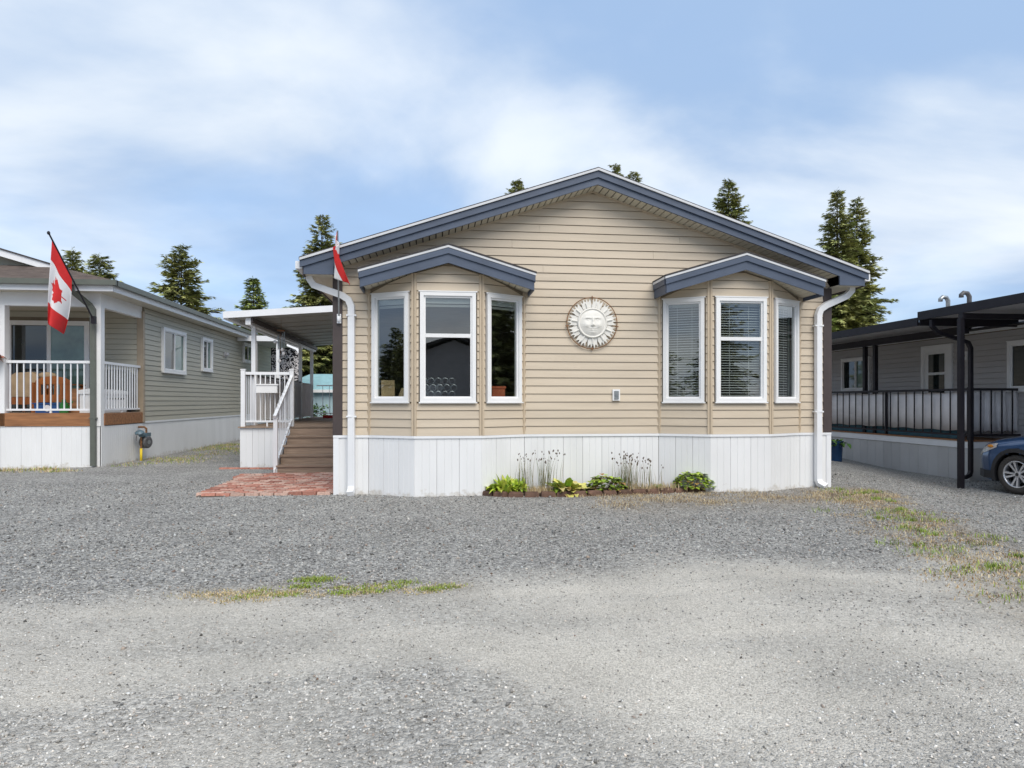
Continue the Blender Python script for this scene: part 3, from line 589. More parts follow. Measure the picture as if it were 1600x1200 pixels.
        for i in range(12):
            xa = c + s * (i * .1035 + .003); xb = c + s * ((i + 1) * .1035 - .005)
            zs = lambda x: ze(x) - .218
            ob('soffit_panel', MB().prism([(xa, yf + .034, zs(xa)), (xb, yf + .034, zs(xb)), (xb, yf + .034, zs(xb) - .012), (xa, yf + .034, zs(xa) - .012)], (0, .52, 0)), soffm, broof)
# downspouts
def downspout(path, w, h, mat, par, straps=(), nm='downspout'):
    d = ob(nm, MB().bar(path, w, h, up=(0, -1, 0)), mat, par)
    for (x, y, z) in straps: rbox('strap', x - w / 2 - .025, y - h / 2 - .004, z - .012, x + w / 2 + .025, y + h / 2 + .01, z + .012, mat, d)
yd = YF - .075
downspout([(-1.86, YF - .12, 3.38), (-1.86, YF - .11, 3.26), (-1.80, yd, 3.17), (-1.38, yd, 3.02), (-1.29, yd, 2.96), (-1.245, yd, 2.86), (-1.245, yd, .13), (-1.245, yd - .03, .075), (-1.25, yd - .12, .035)], .098, .075, white_m, house, [(-1.245, yd, 2.72), (-1.245, yd, 1.19)])
downspout([(6.82, YF - .12, 3.38), (6.82, YF - .11, 3.24), (6.76, yd, 3.16), (6.40, yd, 3.00), (6.30, yd, 2.93), (6.265, yd, 2.84), (6.265, yd, .13), (6.275, yd - .03, .075), (6.33, yd - .12, .03)], .098, .075, white_m, house, [(6.265, yd, 2.66), (6.265, yd, 1.25)])
# outlet box
bx_ = thing('outlet_box', (2.875, YF - .02, 1.45), 'small white framed grey outlet box on the beige siding', 'outlet')
ob('frame', MB().box(2.815, YF - .045, 1.43, 2.935, YF - .02, 1.61), white, bx_); ob('cover', MB().box(2.84, YF - .06, 1.455, 2.91, YF - .046, 1.585).box(2.85, YF - .066, 1.50, 2.90, YF - .06, 1.56), pipe_g, bx_)
# sun face
sf = thing('sun_wall_plaque', (2.48, YF - .03, 2.24), 'white round sun face plaque in rusty iron ring on the siding', 'wall art')
sc_ = Vector((2.48, YF - .05, 2.655))
def disc_relief():
    mb = MB(); nr, na = 26, 72; vs = []
    def hgt(x, y):
        r = math.hypot(x, y); h = .05 * math.sqrt(max(0, 1 - (r / .21) ** 2)) if r < .21 else 0
        g = lambda cx, cy, sx, sy, a: a * math.exp(-((x - cx) / sx) ** 2 - ((y - cy) / sy) ** 2)
        h += g(0, -.03, .026, .028, .030) + g(0, .03, .016, .06, .016) + g(-.022, -.04, .014, .012, .012) + g(.022, -.04, .014, .012, .012)
        for s in (-1, 1):
            h += g(s * .075, .045, .036, .017, -.018) + g(s * .075, .043, .022, .012, .02) + g(s * .075, .078, .05, .011, .016) + g(s * .095, -.04, .045, .04, .018)
        yy = y - 2.2 * x * x; m_ = lambda cy, sx, sy, a: a * math.exp(-(x / sx) ** 2 - ((yy - cy) / sy) ** 2)
        h += m_(-.088, .06, .008, .014) + m_(-.108, .05, .009, .016) + m_(-.098, .07, .005, -.016) + g(0, -.145, .04, .025, .012)
        if .205 < r: h += .03 * math.exp(-((r - .225) / .012) ** 2)
        return h
    for i in range(nr + 1):
        r = .242 * i / nr
        for j in range(na):
            a = 2 * math.pi * j / na; x, y = r * math.cos(a), r * math.sin(a); vs.append((sc_.x + x, sc_.y - .012 - hgt(x, y), sc_.z + y))
    mb.add(vs, [(i * na + j, (i + 1) * na + j, (i + 1) * na + (j + 1) % na, i * na + (j + 1) % na) for i in range(nr) for j in range(na)])
    return mb
ob('face', disc_relief(), plaster, sf, smooth=True)
for k in range(11):
    a = 2 * math.pi * (k + .3) / 11; mb = MB()
    cs = lambda r, da: (sc_.x + r * math.cos(a + da * 1.1), sc_.z + r * math.sin(a + da * 1.1))
    pts = [(.225, -.24), (.30, -.25), (.345, -.22), (.385, -.20), (.345, -.14), (.335, -.10), (.395, -.07), (.345, -.02), (.35, .03), (.405, .06), (.35, .10), (.34, .14), (.385, .20), (.325, .20), (.285, .24), (.225, .25)]
    poly = [(cs(r, da)[0], sc_.y - .004, cs(r, da)[1]) for r, da in pts]
    mb.prism(poly, (0, .012, 0)); mb.tube([(cs(.24, 0)[0], sc_.y - .012, cs(.24, 0)[1]), (cs(.33, 0)[0], sc_.y - .008, cs(.33, 0)[1])], .014, 6)
    ob('ray', mb, plaster, sf)
ringp = [(sc_.x + .405 * math.cos(2 * math.pi * i / 48), sc_.y + .004, sc_.z + .405 * math.sin(2 * math.pi * i / 48)) for i in range(49)]
rg = MB().tube(ringp, .007, 6)
for a in (1.57, -.12, 3.26, -1.57): rg.tube([(sc_.x + .37 * math.cos(a), sc_.y, sc_.z + .37 * math.sin(a)), (sc_.x + .43 * math.cos(a), sc_.y, sc_.z + .43 * math.sin(a))], .009, 6)
ob('iron_ring', rg, iron, sf)
# things on the window sills
zS = .957
t_ = thing('carton', (-.72, YF - .02, zS), 'brown open carton inside the left bay window', 'box')
ob('body', MB().box(-.80, YF - .09, zS, -.60, YF + .06, 1.66), wood_lt, t_); ob('flap', MB().box(-.80, YF - .10, 1.661, -.60, YF - .09, 1.74), wood_lt, t_)
t_ = thing('table_ornament', (-.45, YF - .1, zS), 'small pale ornament behind the narrow left bay pane', 'ornament')
ob('foot', MB().lathe([(.0, 0), (.09, 0), (.05, .3), (.03, .52), (0, .52)], (-.45, YF - .08, zS)), wood_lt, t_, smooth=True); ob('shade', MB().lathe([(.10, .53), (.05, .66), (0, .66)], (-.45, YF - .08, zS)), tan_c, t_)
t_ = thing('storage_tin', (1.0, YF, zS), 'red lidded tin behind the right pane of the left bay', 'tin')
ob('stand', MB().box(.86, YF - .02, zS, 1.14, YF + .15, 1.46), inner, t_); ob('tin_body', MB().box(.90, YF, 1.461, 1.10, YF + .13, 1.62), terracotta, t_); ob('lid', MB().box(.885, YF - .01, 1.621, 1.115, YF + .14, 1.655), terracotta, t_)
wr = thing('wine_rack', (.05, 10.75, .93), 'dark lattice wine rack behind the lower middle pane', 'rack')
ob('shelf', MB().box(-.22, 10.66, .93, .34, 10.86, 1.47), dark, wr)
for r in range(3):
    for q in range(5):
        cx, cz = -.16 + q * .11 + (r % 2) * .03, 1.53 + r * .105
        rep('ring', 'ring', lambda: MB().tube([(.048 * math.cos(i * math.pi / 8), 0, .048 * math.sin(i * math.pi / 8)) for i in range(17)], .007, 5), (cx, 10.70, cz), pipe_g, wr)

# ------------------------------------------------------------------ deck, stairs and patio cover left of the main house
deck = thing('side_deck', (-2.8, 14.9, 0), 'brown composite deck with white railing and steps beside the house', 'deck')
DZ = .88; DX0, DX1, DY0, DY1 = -4.12, -1.56, 14.9, 24.3
for i in range(int((DY1 - DY0) / .146)): rbox('floor_board', DX0 - .03, DY0 - .03 + i * .146, DZ - .028, DX1, DY0 - .03 + i * .146 + .140, DZ, deckm, deck)
fr = ob('deck_frame', MB().box(DX0 + .05, DY0 + .06, -.1, DX1, DY1, DZ - .03), sheath, deck)
skirt_panels([(DX0, DY0 + .02), (-3.10, DY0 + .02)], -.1, DZ - .03, skirtm, fr, .26, ribs=2)
skirt_panels([(DX0, DY1), (DX0, DY0 + .02)], -.1, DZ - .03, skirtm, fr, 1.0, ribs=5)
for i in range(5):
    y = 13.45 + .29 * i; zt = .176 * (i + 1)
    rbox('riser', -3.02, y, zt - .176 if i else -.05, DX1 + .01, y + .02, zt - .034, deckm, deck)
    if i < 4: rbox('tread', -3.04, y - .028, zt - .032, DX1 + .01, y + .28, zt, deckm, deck)
st = MB().prism([(-3.045, 13.40, -.05), (-3.045, 13.40, .10), (-3.045, 14.90, .84), (-3.045, 14.90, .55), (-3.045, 13.75, -.05)], (-.035, 0, 0)); ob('stair_stringer', st, white, deck)
RT = 2.05
def post(x, y, z0, z1, par, w=.085, mat=white_m, cap=True):
    p = rbox('railing_post', x - w / 2, y - w / 2, z0, x + w / 2, y + w / 2, z1, mat, par)
    if cap: rbox('post_cap', x - w / 2 - .008, y - w / 2 - .008, z1, x + w / 2 + .008, y + w / 2 + .008, z1 + .02, mat, p)
post(-4.06, 14.95, DZ, RT + .04, deck); post(-3.05, 14.95, DZ, RT + .04, deck); post(-3.06, 13.50, .0, 1.08, deck, .075)
ob('top_rail', MB().box(-4.01, 14.925, RT - .06, -3.10, 14.975, RT), white_m, deck); ob('bottom_rail', MB().box(-4.01, 14.93, DZ + .09, -3.10, 14.97, DZ + .13), white_m, deck)
for i in range(8): rbox('baluster', -3.91 + i * .1, 14.942, DZ + .13, -3.893 + i * .1, 14.958, RT - .06, white_m, deck)
rbox('railing_foot', -3.58, 14.935, DZ, -3.55, 14.965, DZ + .09, white_m, deck)
ob('handrail', MB().bar([(-3.05, 14.92, RT - .10), (-3.06, 13.42, 1.12)], .06, .05), white_m, deck); ob('lower_rail', MB().bar([(-3.05, 14.90, DZ + .14), (-3.06, 13.53, .20)], .04, .04), white_m, deck)
for i in range(9):
    t = (i + 1) / 10; y = 14.91 - 1.41 * t; zb = DZ + .14 - .72 * t; zt = RT - .12 - .86 * t
    rbox('baluster', -3.064, y - .008, zb, -3.048, y + .008, zb + 1.0, white_m, deck)
for i in range(3): post(-4.06, 15.95 + i * 2.6, DZ, RT - .03, deck, .07)
for i in range(44): rbox('baluster', -4.068, 15.05 + i * .14, DZ + .10, -4.052, 15.066 + i * .14, RT - .07, white_m, deck)
ob('side_rail', MB().box(-4.085, 15.0, RT - .07, -4.035, 21.2, RT - .03), brown_trim, deck); ob('side_lower_rail', MB().box(-4.08, 15.0, DZ + .07, -4.04, 21.2, DZ + .10), white_m, deck)
for i in range(20): rbox('privacy_panel', -4.115, 15.9 + i * .27, DZ + .05, -4.10, 16.16 + i * .27, RT - .08, whitef, deck)
for i in range(10): rbox('baluster', -3.9 + i * .23, 24.2, DZ + .1, -3.884 + i * .23, 24.216, RT - .1, white_m, deck)
ob('back_rail', MB().box(-4.1, 24.18, RT - .1, -1.6, 24.23, RT - .06).box(-4.1, 24.19, DZ + .1, -1.6, 24.22, DZ + .13), white_m, deck)
ob('end_panel', MB().box(-4.10, 21.25, DZ + .05, -4.07, 22.9, RT - .05), screenm, deck)
pb = thing('railing_planter', (-3.45, 14.87, 1.45), 'white planter box hung on the deck railing', 'planter')
ob('box', MB().box(-3.76, 14.80, 1.60, -3.33, 14.915, 1.76), white, pb); ob('rim', MB().box(-3.78, 14.785, 1.761, -3.31, 14.92, 1.79), white, pb)
for q in (-3.70, -3.39): rbox('hook', q - .01, 14.9151, 1.7, q + .01, 14.923, 2.0, white_m, pb)
cv = thing('patio_cover', (-3, 15.2, 0), 'white aluminium patio cover on posts over the deck', 'awning')
AX0, AX1 = -4.55, -1.55; az = lambda x: 3.225 + (x - AX0) * .075
ob('cover_panel', MB().prism([(AX0 + .03, 15.25, az(AX0) + .05), (AX1, 15.25, az(AX1) + .05), (AX1, 15.25, az(AX1) + .09), (AX0 + .03, 15.25, az(AX0) + .09)], (0, 8.3, 0)), alum, cv)
ob('front_fascia', MB().prism([(AX0, 15.2, az(AX0)), (AX1, 15.2, az(AX1)), (AX1, 15.2, az(AX1) + .14), (AX0, 15.2, az(AX0) + .14)], (0, .045, 0)), white_m, cv)
ob('gutter', MB().box(AX0 - .02, 15.246, 3.21, AX0 + .10, 23.6, 3.35), white_m, cv)
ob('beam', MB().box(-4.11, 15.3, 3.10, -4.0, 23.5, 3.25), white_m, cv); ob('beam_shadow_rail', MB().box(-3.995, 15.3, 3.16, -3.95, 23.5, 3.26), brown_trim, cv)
for y in (15.78, 21.1, 23.0): rbox('post', -4.10, y - .045, DZ, -4.01, y + .045, 3.10, white_m, cv)
for i in range(9): ob('panel_seam', MB().prism([(AX0 + .1, 16.1 + i * .85, az(AX0) + .035), (AX1, 16.1 + i * .85, az(AX1) + .043), (AX1, 16.1 + i * .85, az(AX1) + .05), (AX0 + .1, 16.1 + i * .85, az(AX0) + .05)], (0, .03, 0)), alum, cv)
wc = thing('wind_chime', (-3.55, 16.2, 2.4), 'wind chime hanging under the patio cover', 'wind chime')
ob('top_disc', MB().lathe([(0, 0), (.09, 0), (.09, .02), (0, .025)], (-3.55, 16.2, 3.06)), iron, wc); ob('hanger', MB().tube([(-3.55, 16.2, 3.085), (-3.55, 16.2, 3.33)], .004, 5), iron, wc)
for i in range(5):
    a = i * 1.256; x, y = -3.55 + .075 * math.cos(a), 16.2 + .075 * math.sin(a); rep('chime_tube', 'chime', lambda: MB().tube([(0, 0, 0), (0, 0, .34)], .008, 6), (x, y, 2.70 - .03 * i), pipe_g, wc)
for i, (dx_, dz_) in enumerate(((-.12, 2.80), (.04, 2.62), (.07, 2.53), (-.02, 2.36))): ob('shell', MB().blob((-3.55 + dx_, 16.12, dz_), .042, 1, .6, 1, 8, 5), whitef, wc, smooth=True)
ob('cord', MB().tube([(-3.57, 16.2, 3.06), (-3.57, 16.2, 2.40)], .003, 4), iron, wc)
rt = thing('red_tray', (-3.3, 22.2, DZ), 'small red tray on the far end of the deck', 'tray'); ob('tray', MB().box(-3.55, 22.1, DZ, -3.05, 22.5, DZ + .09), red, rt); ob('handle', MB().bar([(-3.2, 22.12, DZ + .09), (-3.2, 22.12, DZ + .16), (-3.1, 22.12, DZ + .16)], .03, .03), red, rt)
# brick patio
pt = thing('brick_patio', (-2.5, 12, 0), 'red brick paver pad at the foot of the deck steps', 'patio')
bed = ob('bedding', MB().prism([(-3.5, 10.42, -.05), (-1.53, 10.50, -.05), (-1.53, 13.42, -.05), (-3.12, 13.42, -.05), (-3.66, 13.30, -.05)], (0, 0, .062)), soil, pt)
random.seed(5)
BW, BL = .105, .21; ang = R(2)
row = 0; y = 10.43
while y < 13.36:
    x = -3.66 + (row % 2) * .105
    while x < -1.65:
        if not (y > 13.2 and x < -3.2):
            k = random.randrange(3); mt = brick_p if random.random() < .42 else brick_m
            x0 = -3.5 - (y - 10.43) * .05
            if x >= x0 - .05:
                o = rep('brick', ('brick', mt.name, k), lambda: MB().add([(-.098, -.046, 0), (.098, -.046, 0), (.098, .046, 0), (-.098, .046, 0), (-.094, -.042, .05), (.094, -.042, .052), (.094, .042, .05), (-.094, .042, .049)], [(3, 2, 1, 0), (4, 5, 6, 7), (0, 1, 5, 4), (1, 2, 6, 5), (2, 3, 7, 6), (3, 0, 4, 7)]), (x + .105 + random.uniform(-.004, .004), y + .052, -.006 + random.uniform(-.007, .007)), mt, pt, rz=random.uniform(-.03, .03))
        x += BL
    y += BW; row += 1
for i in range(7): rep('brick', ('brick', brick_m.name, 0), None, (-4.35 + i * .212, 14.62 - .03 * i, -.012), brick_m, pt, rz=random.uniform(-.1, .06))
# ------------------------------------------------------------------ garden bed
def curve_pt(t):
    P = [(.60, 10.36), (.75, 10.10), (1.05, 9.86), (1.6, 9.80), (2.2, 9.82), (2.8, 9.88), (3.4, 9.98), (4.0, 10.08), (4.35, 10.18), (4.52, 10.36)]
    L_ = [0]
    for a, b in zip(P, P[1:]): L_.append(L_[-1] + math.hypot(b[0] - a[0], b[1] - a[1]))
    s = t * L_[-1]
    for i in range(len(P) - 1):
        if s <= L_[i + 1] + 1e-6:
            u = (s - L_[i]) / (L_[i + 1] - L_[i]); return (P[i][0] + (P[i + 1][0] - P[i][0]) * u, P[i][1] + (P[i + 1][1] - P[i][1]) * u, math.atan2(P[i + 1][1] - P[i][1], P[i + 1][0] - P[i][0]))
gb = thing('garden_bed', (2.5, 10.1, 0), 'curved bed edged with dark red brown blocks against the skirting', 'garden bed')
ob('soil', MB().prism([(curve_pt(i / 24)[0], curve_pt(i / 24)[1] + .05, -.02) for i in range(25)], (0, 0, .075)), soil, gb)
nb = 18
def blk(k):
    r = random.Random(k); j = lambda: r.uniform(-.008, .008); a, b, h = .112, .055, .095
    vs = [(-a + j(), -b + j(), 0), (a + j(), -b + j(), 0), (a + j(), b + j(), 0), (-a + j(), b + j(), 0), (-a + .01 + j(), -b + .014, h * .75 + j()), (a - .01 + j(), -b + .014, h * .75 + j()), (a - .01, b - .01, h * .78), (-a + .01, b - .01, h * .78),
          (-a + .022 + j(), -b + .03, h + j()), (a - .022 + j(), -b + .03, h + j()), (a - .022, b - .02, h), (-a + .022, b - .02, h)]
    return MB().add(vs, [(3, 2, 1, 0)] + [(i + 4 * q, (i + 1) % 4 + 4 * q, (i + 1) % 4 + 4 * q + 4, i + 4 * q + 4) for q in (0, 1) for i in range(4)] + [(8, 9, 10, 11)])
for i in range(nb):
    x, y, a = curve_pt((i + .5) / nb); rep('edging_block', ('blk', i % 5), lambda i=i: blk(i % 5), (x, y, -.012 + random.uniform(-.006, .006)), stone_e, gb, rz=a + random.uniform(-.06, .06))
def leaf_mesh(specs, segs=5):
    """specs: base, azimuth, length, width, rise, droop, colour"""
    V = []; F = []; C = []
    for (b, az_, ln, w, rise, droop, col) in specs:
        d = np.array([math.cos(az_), math.sin(az_), 0]); s = np.array([-math.sin(az_), math.cos(az_), 0]); k = len(V)
        for i in range(segs + 1):
            u = i / segs; wd = w * (math.sin(math.pi * min(1, u * .93 + .07)) ** .8) * .5
            p = np.array(b) + d * ln * u * math.cos(rise) + np.array([0, 0, 1]) * (ln * u * math.sin(rise) - droop * ln * u * u)
            V += [p - s * wd + [0, 0, .25 * wd], p, p + s * wd + [0, 0, .25 * wd]]; f = 1 + .18 * math.sin(u * 3); C += [np.array(col) * f, np.array(col) * .85 * f, np.array(col) * f]
            if i: q = k + 3 * i; F += [(q - 3, q - 2, q + 1, q), (q - 2, q - 1, q + 2, q + 1)]
    return V, F, C
def hosta(x, y, r, n, cols, label, name='hosta_plant', wide=.3, rise=(.4, 1.3)):
    t = thing(name, (x, y, .05), label, 'plant'); sp = []
    for i in range(n):
        a = random.uniform(0, 6.28); c = random.choice(cols); f = random.uniform(.75, 1.2)
        sp.append(((x + random.gauss(0, r * .25), y + random.gauss(0, r * .18), .05), a, r * random.uniform(.7, 1.25), r * wide * random.uniform(.8, 1.2), random.uniform(*rise), random.uniform(.2, .7), tuple(q * f for q in c)))
    V, F, C = leaf_mesh(sp); np_obj('leaves', V, F, leafm, t, np.array(C), (x, y, .05), smooth=True); return t
random.seed(11)
LG = [(.36, .50, .04), (.44, .55, .05), (.28, .42, .04), (.52, .55, .08)]
hosta(1.12, 10.05, .34, 150, LG, 'bright lime green leafy clump at the left end of the garden bed', wide=.17, rise=(.6, 1.45))
hosta(.88, 10.08, .21, 36, LG + [(.4, .3, .06)], 'small yellow green sprig beside the leftmost lime clump', 'leafy_plant', .4)
hosta(2.02, 10.02, .36, 110, [(.42, .50, .07), (.60, .57, .15), (.28, .42, .05), (.66, .56, .22)], 'yellow variegated hosta in the middle of the garden bed', wide=.30, rise=(.2, 1.1))
hosta(2.02, 9.93, .26, 34, [(.62, .48, .22), (.55, .36, .14)], 'pale withered leaves below the variegated hosta', 'withered_leaves', .45, (.0, .5))
def mound(x, y, r, h, n, cols, label):
    t = thing('coral_bells', (x, y, .05), label, 'plant'); sp = []
    for i in range(n):
        a = random.uniform(0, 6.28); e = math.acos(random.uniform(.05, 1)); rr = random.uniform(.75, 1)
        b = (x + r * rr * math.sin(e) * math.cos(a), y + r * .75 * rr * math.sin(e) * math.sin(a), .05 + h * rr * math.cos(e)); f = random.uniform(.7, 1.25); c = random.choice(cols)
        sp.append((b, a + random.gauss(0, .5), random.uniform(.05, .085), random.uniform(.055, .085), random.uniform(-.2, .6), .3, tuple(q * f for q in c)))
    V, F, C = leaf_mesh(sp, 4); np_obj('leaves', V, F, leafm, t, np.array(C), (x, y, .05))
    stem = MB()
    for i in range(14):
        a = random.uniform(0, 6.28); stem.tube([(x, y, .04), (x + r * .6 * math.cos(a), y + r * .4 * math.sin(a), .05 + h * .8)], .003, 4)
    ob('stems', stem, bark, t)
mound(2.62, 10.08, .30, .24, 340, [(.30, .44, .04), (.42, .52, .07), (.22, .34, .04), (.24, .36, .04), (.22, .32, .04), (.30, .17, .06)], 'rounded green mound with red tinges right of the variegated hosta')
mound(4.05, 10.16, .31, .27, 380, [(.34, .48, .04), (.44, .56, .07), (.24, .37, .04), (.28, .40, .04), (.24, .36, .04), (.30, .20, .06)], 'rounded green mound at the right end of the garden bed')
def stalks(x, y, rx, ry, n, h0, h1, label, dry, head=True):
    t = thing('chive_clump', (x, y, .05), label, 'plant'); X = rng.normal(x, rx, n); Y = rng.normal(y, ry, n)
    cols = [(.20, .19, .10), (.30, .25, .14), (.13, .17, .06)] if not dry else STRAW
    V, F, C = blades('stalks', X, Y, h0 * .4, h1, cols, .0042, .30, z0=np.full(n, .055)); np_obj('stalks', V, F, grass_m, t, C, (x, y, .05))['kind'] = 'stuff'
    if head:
        mb = MB()
        V5 = V.reshape(-1, 5, 3); hs = V5[:, 4, 2]; tall = np.argsort(hs)[-int(n * .45):]
        for i in tall: p = V5[i, 4]; mb.blob(p, random.uniform(.006, .012), 1, 1, 1.7, 5, 3)
        ob('seed_heads', mb, bark, t)['kind'] = 'stuff'
stalks(1.36, 10.12, .10, .04, 46, .3, .58, 'tall thin dried stalks with seed heads behind the lime clump', False)
stalks(1.68, 10.14, .09, .04, 70, .3, .62, 'upright green brown stalks with seed heads left of the variegated hosta', False)
stalks(2.95, 10.16, .10, .05, 110, .3, .58, 'dense tall stalk clump with rusty seed heads right of the green mound', False)
stalks(3.30, 10.16, .13, .05, 40, .25, .50, 'sparse thin stalks at the right of the dense stalk clump', False)
stalks(1.55, 9.98, .13, .05, 330, .08, .13, 'low reddish dead tuft between lime clump and variegated hosta', True, False)
stalks(3.25, 10.05, .28, .06, 420, .08, .15, 'low straw tuft in front of the sparse stalks', True, False)
hosta(3.45, 10.12, .15, 26, [(.2, .3, .05), (.4, .36, .1)], 'small grey green sprig left of the right end mound', 'leafy_plant', .25, (.5, 1.4))
# ------------------------------------------------------------------ flags
LEAF = [(0, 1.0), (.12, .74), (.27, .80), (.21, .42), (.40, .62), (.45, .50), (.68, .54), (.61, .33), (.72, .27), (.36, -.02), (.41, -.16), (.04, -.10), (.05, -.42), (-.05, -.42), (-.04, -.10), (-.41, -.16), (-.36, -.02), (-.72, .27), (-.61, .33), (-.68, .54), (-.45, .50), (-.40, .62), (-.21, .42), (-.27, .80), (-.12, .74)]
def in_leaf(x, y):
    c = False; j = len(LEAF) - 1
    for i in range(len(LEAF)):
        xi, yi = LEAF[i]; xj, yj = LEAF[j]
        if (yi > y) != (yj > y) and x < (xj - xi) * (y - yi) / (yj - yi) + xi: c = not c
        j = i
    return c
def flag(fn, par, nu=110, nv=64):
    V = []; F = []; Mi = []
    for i in range(nu + 1):
        for j in range(nv + 1): V.append(fn(i / nu, j / nv))
    for i in range(nu):
        for j in range(nv):
            F.append((i * (nv + 1) + j, (i + 1) * (nv + 1) + j, (i + 1) * (nv + 1) + j + 1, i * (nv + 1) + j + 1))
            u, v = (i + .5) / nu, (j + .5) / nv          # u along the fly, v from the top of the hoist down
            Mi.append(0 if u < .25 or u > .75 or in_leaf((u - .5) / .24, (.54 - v) / .46) else 1)
    mb = MB(); mb.v = V; mb.f = F; mb.m = Mi
    o = ob('flag_cloth', mb, [red, whitef], par, smooth=True); sm = o.modifiers.new('thick', 'SOLIDIFY'); sm.thickness = .002; return o
fl = thing('flag', (-7.18, 15.12, 3.15), 'red and white maple leaf flag on angled black pole at the sage house porch', 'flag')
p0, p1 = Vector((-7.16, 15.12, 3.16)), Vector((-7.60, 14.30, 4.76)); dv = (p1 - p0)
ob('pole', MB().tube([p0, p1], .016, 8), black, fl); ob('finial', MB().blob(p1, .03, 1, 1, 1.3), black, fl); ob('bracket', MB().box(-7.20, 15.10, 3.06, -7.12, 15.19, 3.22), black, fl)
def cloth1(u, v):
    h = p0 + dv * (.93 - .44 * v)                       # along the hoist
    drop = 1.66 - .56 * v
    g = u ** 1.25
    x = h.x + (-.10 + (-.02) * v) * g + .035 * math.sin(9 * v + 3 * u) * u
    y = h.y + .10 * g * math.sin(8.5 * v + 1.2 * u) + .25 * g * (v - .2)
    z = h.z - drop * u * (1 - .03 * math.sin(6 * v)) - .04 * math.sin(math.pi * v) * u
    x += (v - .5) * .12 * u * math.sin(3.1 * u) - (v) * .10 * g
    return (x, y, z)
flag(cloth1, fl)
fl2 = thing('flag', (-1.43, 10.40, 2.6), 'furled red and white flag on a pole at the beige house corner', 'flag')
q0, q1 = Vector((-1.43, 10.39, 2.68)), Vector((-1.395, 9.98, 3.90)); dq = q1 - q0
ob('pole', MB().tube([q0, q1], .012, 8), pipe_g, fl2); ob('bracket', MB().box(-1.46, 10.385, 2.60, -1.40, 10.43, 2.74).blob((-1.43, 10.37, 2.66), .04, .7, .8, 1.2), white_m, fl2)
def cloth2(u, v):
    h = q0 + dq * (.98 - .36 * v); g = min(1, u * 2)
    a = 5.5 * u + 1.5 * v
    rr = .022 + .022 * u
    flare = max(0, u - .62) / .38
    return (h.x - .01 + rr * math.sin(a * 2.3) * g + flare * (.20 * v * v), h.y - .03 + rr * math.cos(a * 2.0) * g - .03 * flare, h.z - u * (.26 + .06 * v) + .02 * math.sin(a))
flag(cloth2, fl2, 80, 30)
# ------------------------------------------------------------------ sage house on the left
lh = thing('sage_house', (-11, 15.3, 0), 'sage green sided house with recessed white porch on the left', 'house')
LX = -7.1; LY = 15.35; LB = 17.4; LE = 34.0; LW = -15.1
base = ob('skirting_frame', MB().box(LW, LY + .06, -.2, LX - .05, LE, .86), sheath, lh)
skirt_panels([(LW, LY), (LX, LY)], -.1, .885, skirtm, base, .4, ribs=4); skirt_panels([(LX, LY), (LX, LE)], -.1, .885, skirtm, base, .4, ribs=4)
ob('skirting_cap', MB().box(LX - .02, LB + .1, .886, LX + .02, LE, .93), white_m, lh)
for x0, x1 in ((LW, LX - .21),): ob('porch_rim_board', MB().box(x0, LY - .02, .89, x1, LY + .03, 1.17), cedar, lh)
ob('porch_rim_board', MB().box(LX - .03, LY + .12, .90, LX + .015, LB - .02, 1.15), cedar, lh)
ob('porch_floor', MB().box(LW, LY + .03, 1.10, LX - .03, LB, 1.165), deckm, lh)
for x in (-7.19, -9.1, -11.0): rbox('porch_post', x - .085, LY - .02, .886, x + .085, LY + .15, 3.46, white, lh)
ob('porch_beam', MB().box(LW, LY, 3.45, LX - .01, LY + .14, 3.80), white, lh); ob('porch_beam', MB().box(LX - .13, LY + .14, 3.45, LX - .012, LB, 3.80), white, lh)
ob('porch_ceiling', MB().box(LW, LY + .14, 3.60, LX - .13, LB, 3.63), soffm, lh)
sw = ob('side_wall', MB().box(LX - .2, LB, .87, LX - .016, LE, 3.9), sheath, lh)
z = .93
while z < 3.72: course('siding_board', sw, (LX, LB + .08), (LX, LE), (LX, LB + .08), (LX, LE), (1, 0), z, min(z + PITCH, 3.80), sage); z += PITCH
bw = ob('porch_wall', MB().box(LW, LB + .02, 1.1, LX - .2, LB + .1, 3.85), sheath, lh)
z = 1.165
while z < 3.6:
    for a, b in ((-8.30, LX - .12), (-11.5, -10.2)): course('siding_board', bw, (a, LB), (b, LB), (a, LB), (b, LB), (0, -1), z, min(z + PITCH, 3.61), sage)
    if z > 3.37: course('siding_board', bw, (-10.2, LB), (-8.3, LB), (-10.2, LB), (-8.3, LB), (0, -1), z, min(z + PITCH, 3.61), sage)
    z += PITCH
ob('corner_trim', MB().box(LX - .12, LB - .03, .90, LX + .03, LB + .08, 3.62), sage_trim, lh)
sd_ = ob('sliding_door', MB().box(-10.16, LB - .05, 1.166, -10.06, LB + .02, 3.36).box(-8.42, LB - .05, 1.166, -8.31, LB + .02, 3.36).box(-10.06, LB - .05, 3.25, -8.42, LB + .02, 3.36).box(-9.27, LB - .04, 1.17, -9.18, LB + .01, 3.25), white, lh)
ob('pane', MB().box(-10.06, LB - .01, 1.17, -9.27, LB, 3.25), dglass, sd_); ob('pane', MB().box(-9.18, LB - .03, 1.17, -8.42, LB - .02, 3.25), gglass, sd_)
for k, (y0, y1, z0, z1) in enumerate(((18.5, 20.1, 2.19, 3.35), (21.5, 22.42, 2.36, 3.37), (26.0, 27.2, 2.9, 3.6))):
    f = ob('side_window', MB().box(LX + .02, y0, z0 - .03, LX + .03, y1, z0), white, lh); window(f, (LX + .035, y0), (0, 1), (1, 0), 0, y1 - y0, z0, z1, gm=dglass, slider=gglass, fr=.07)
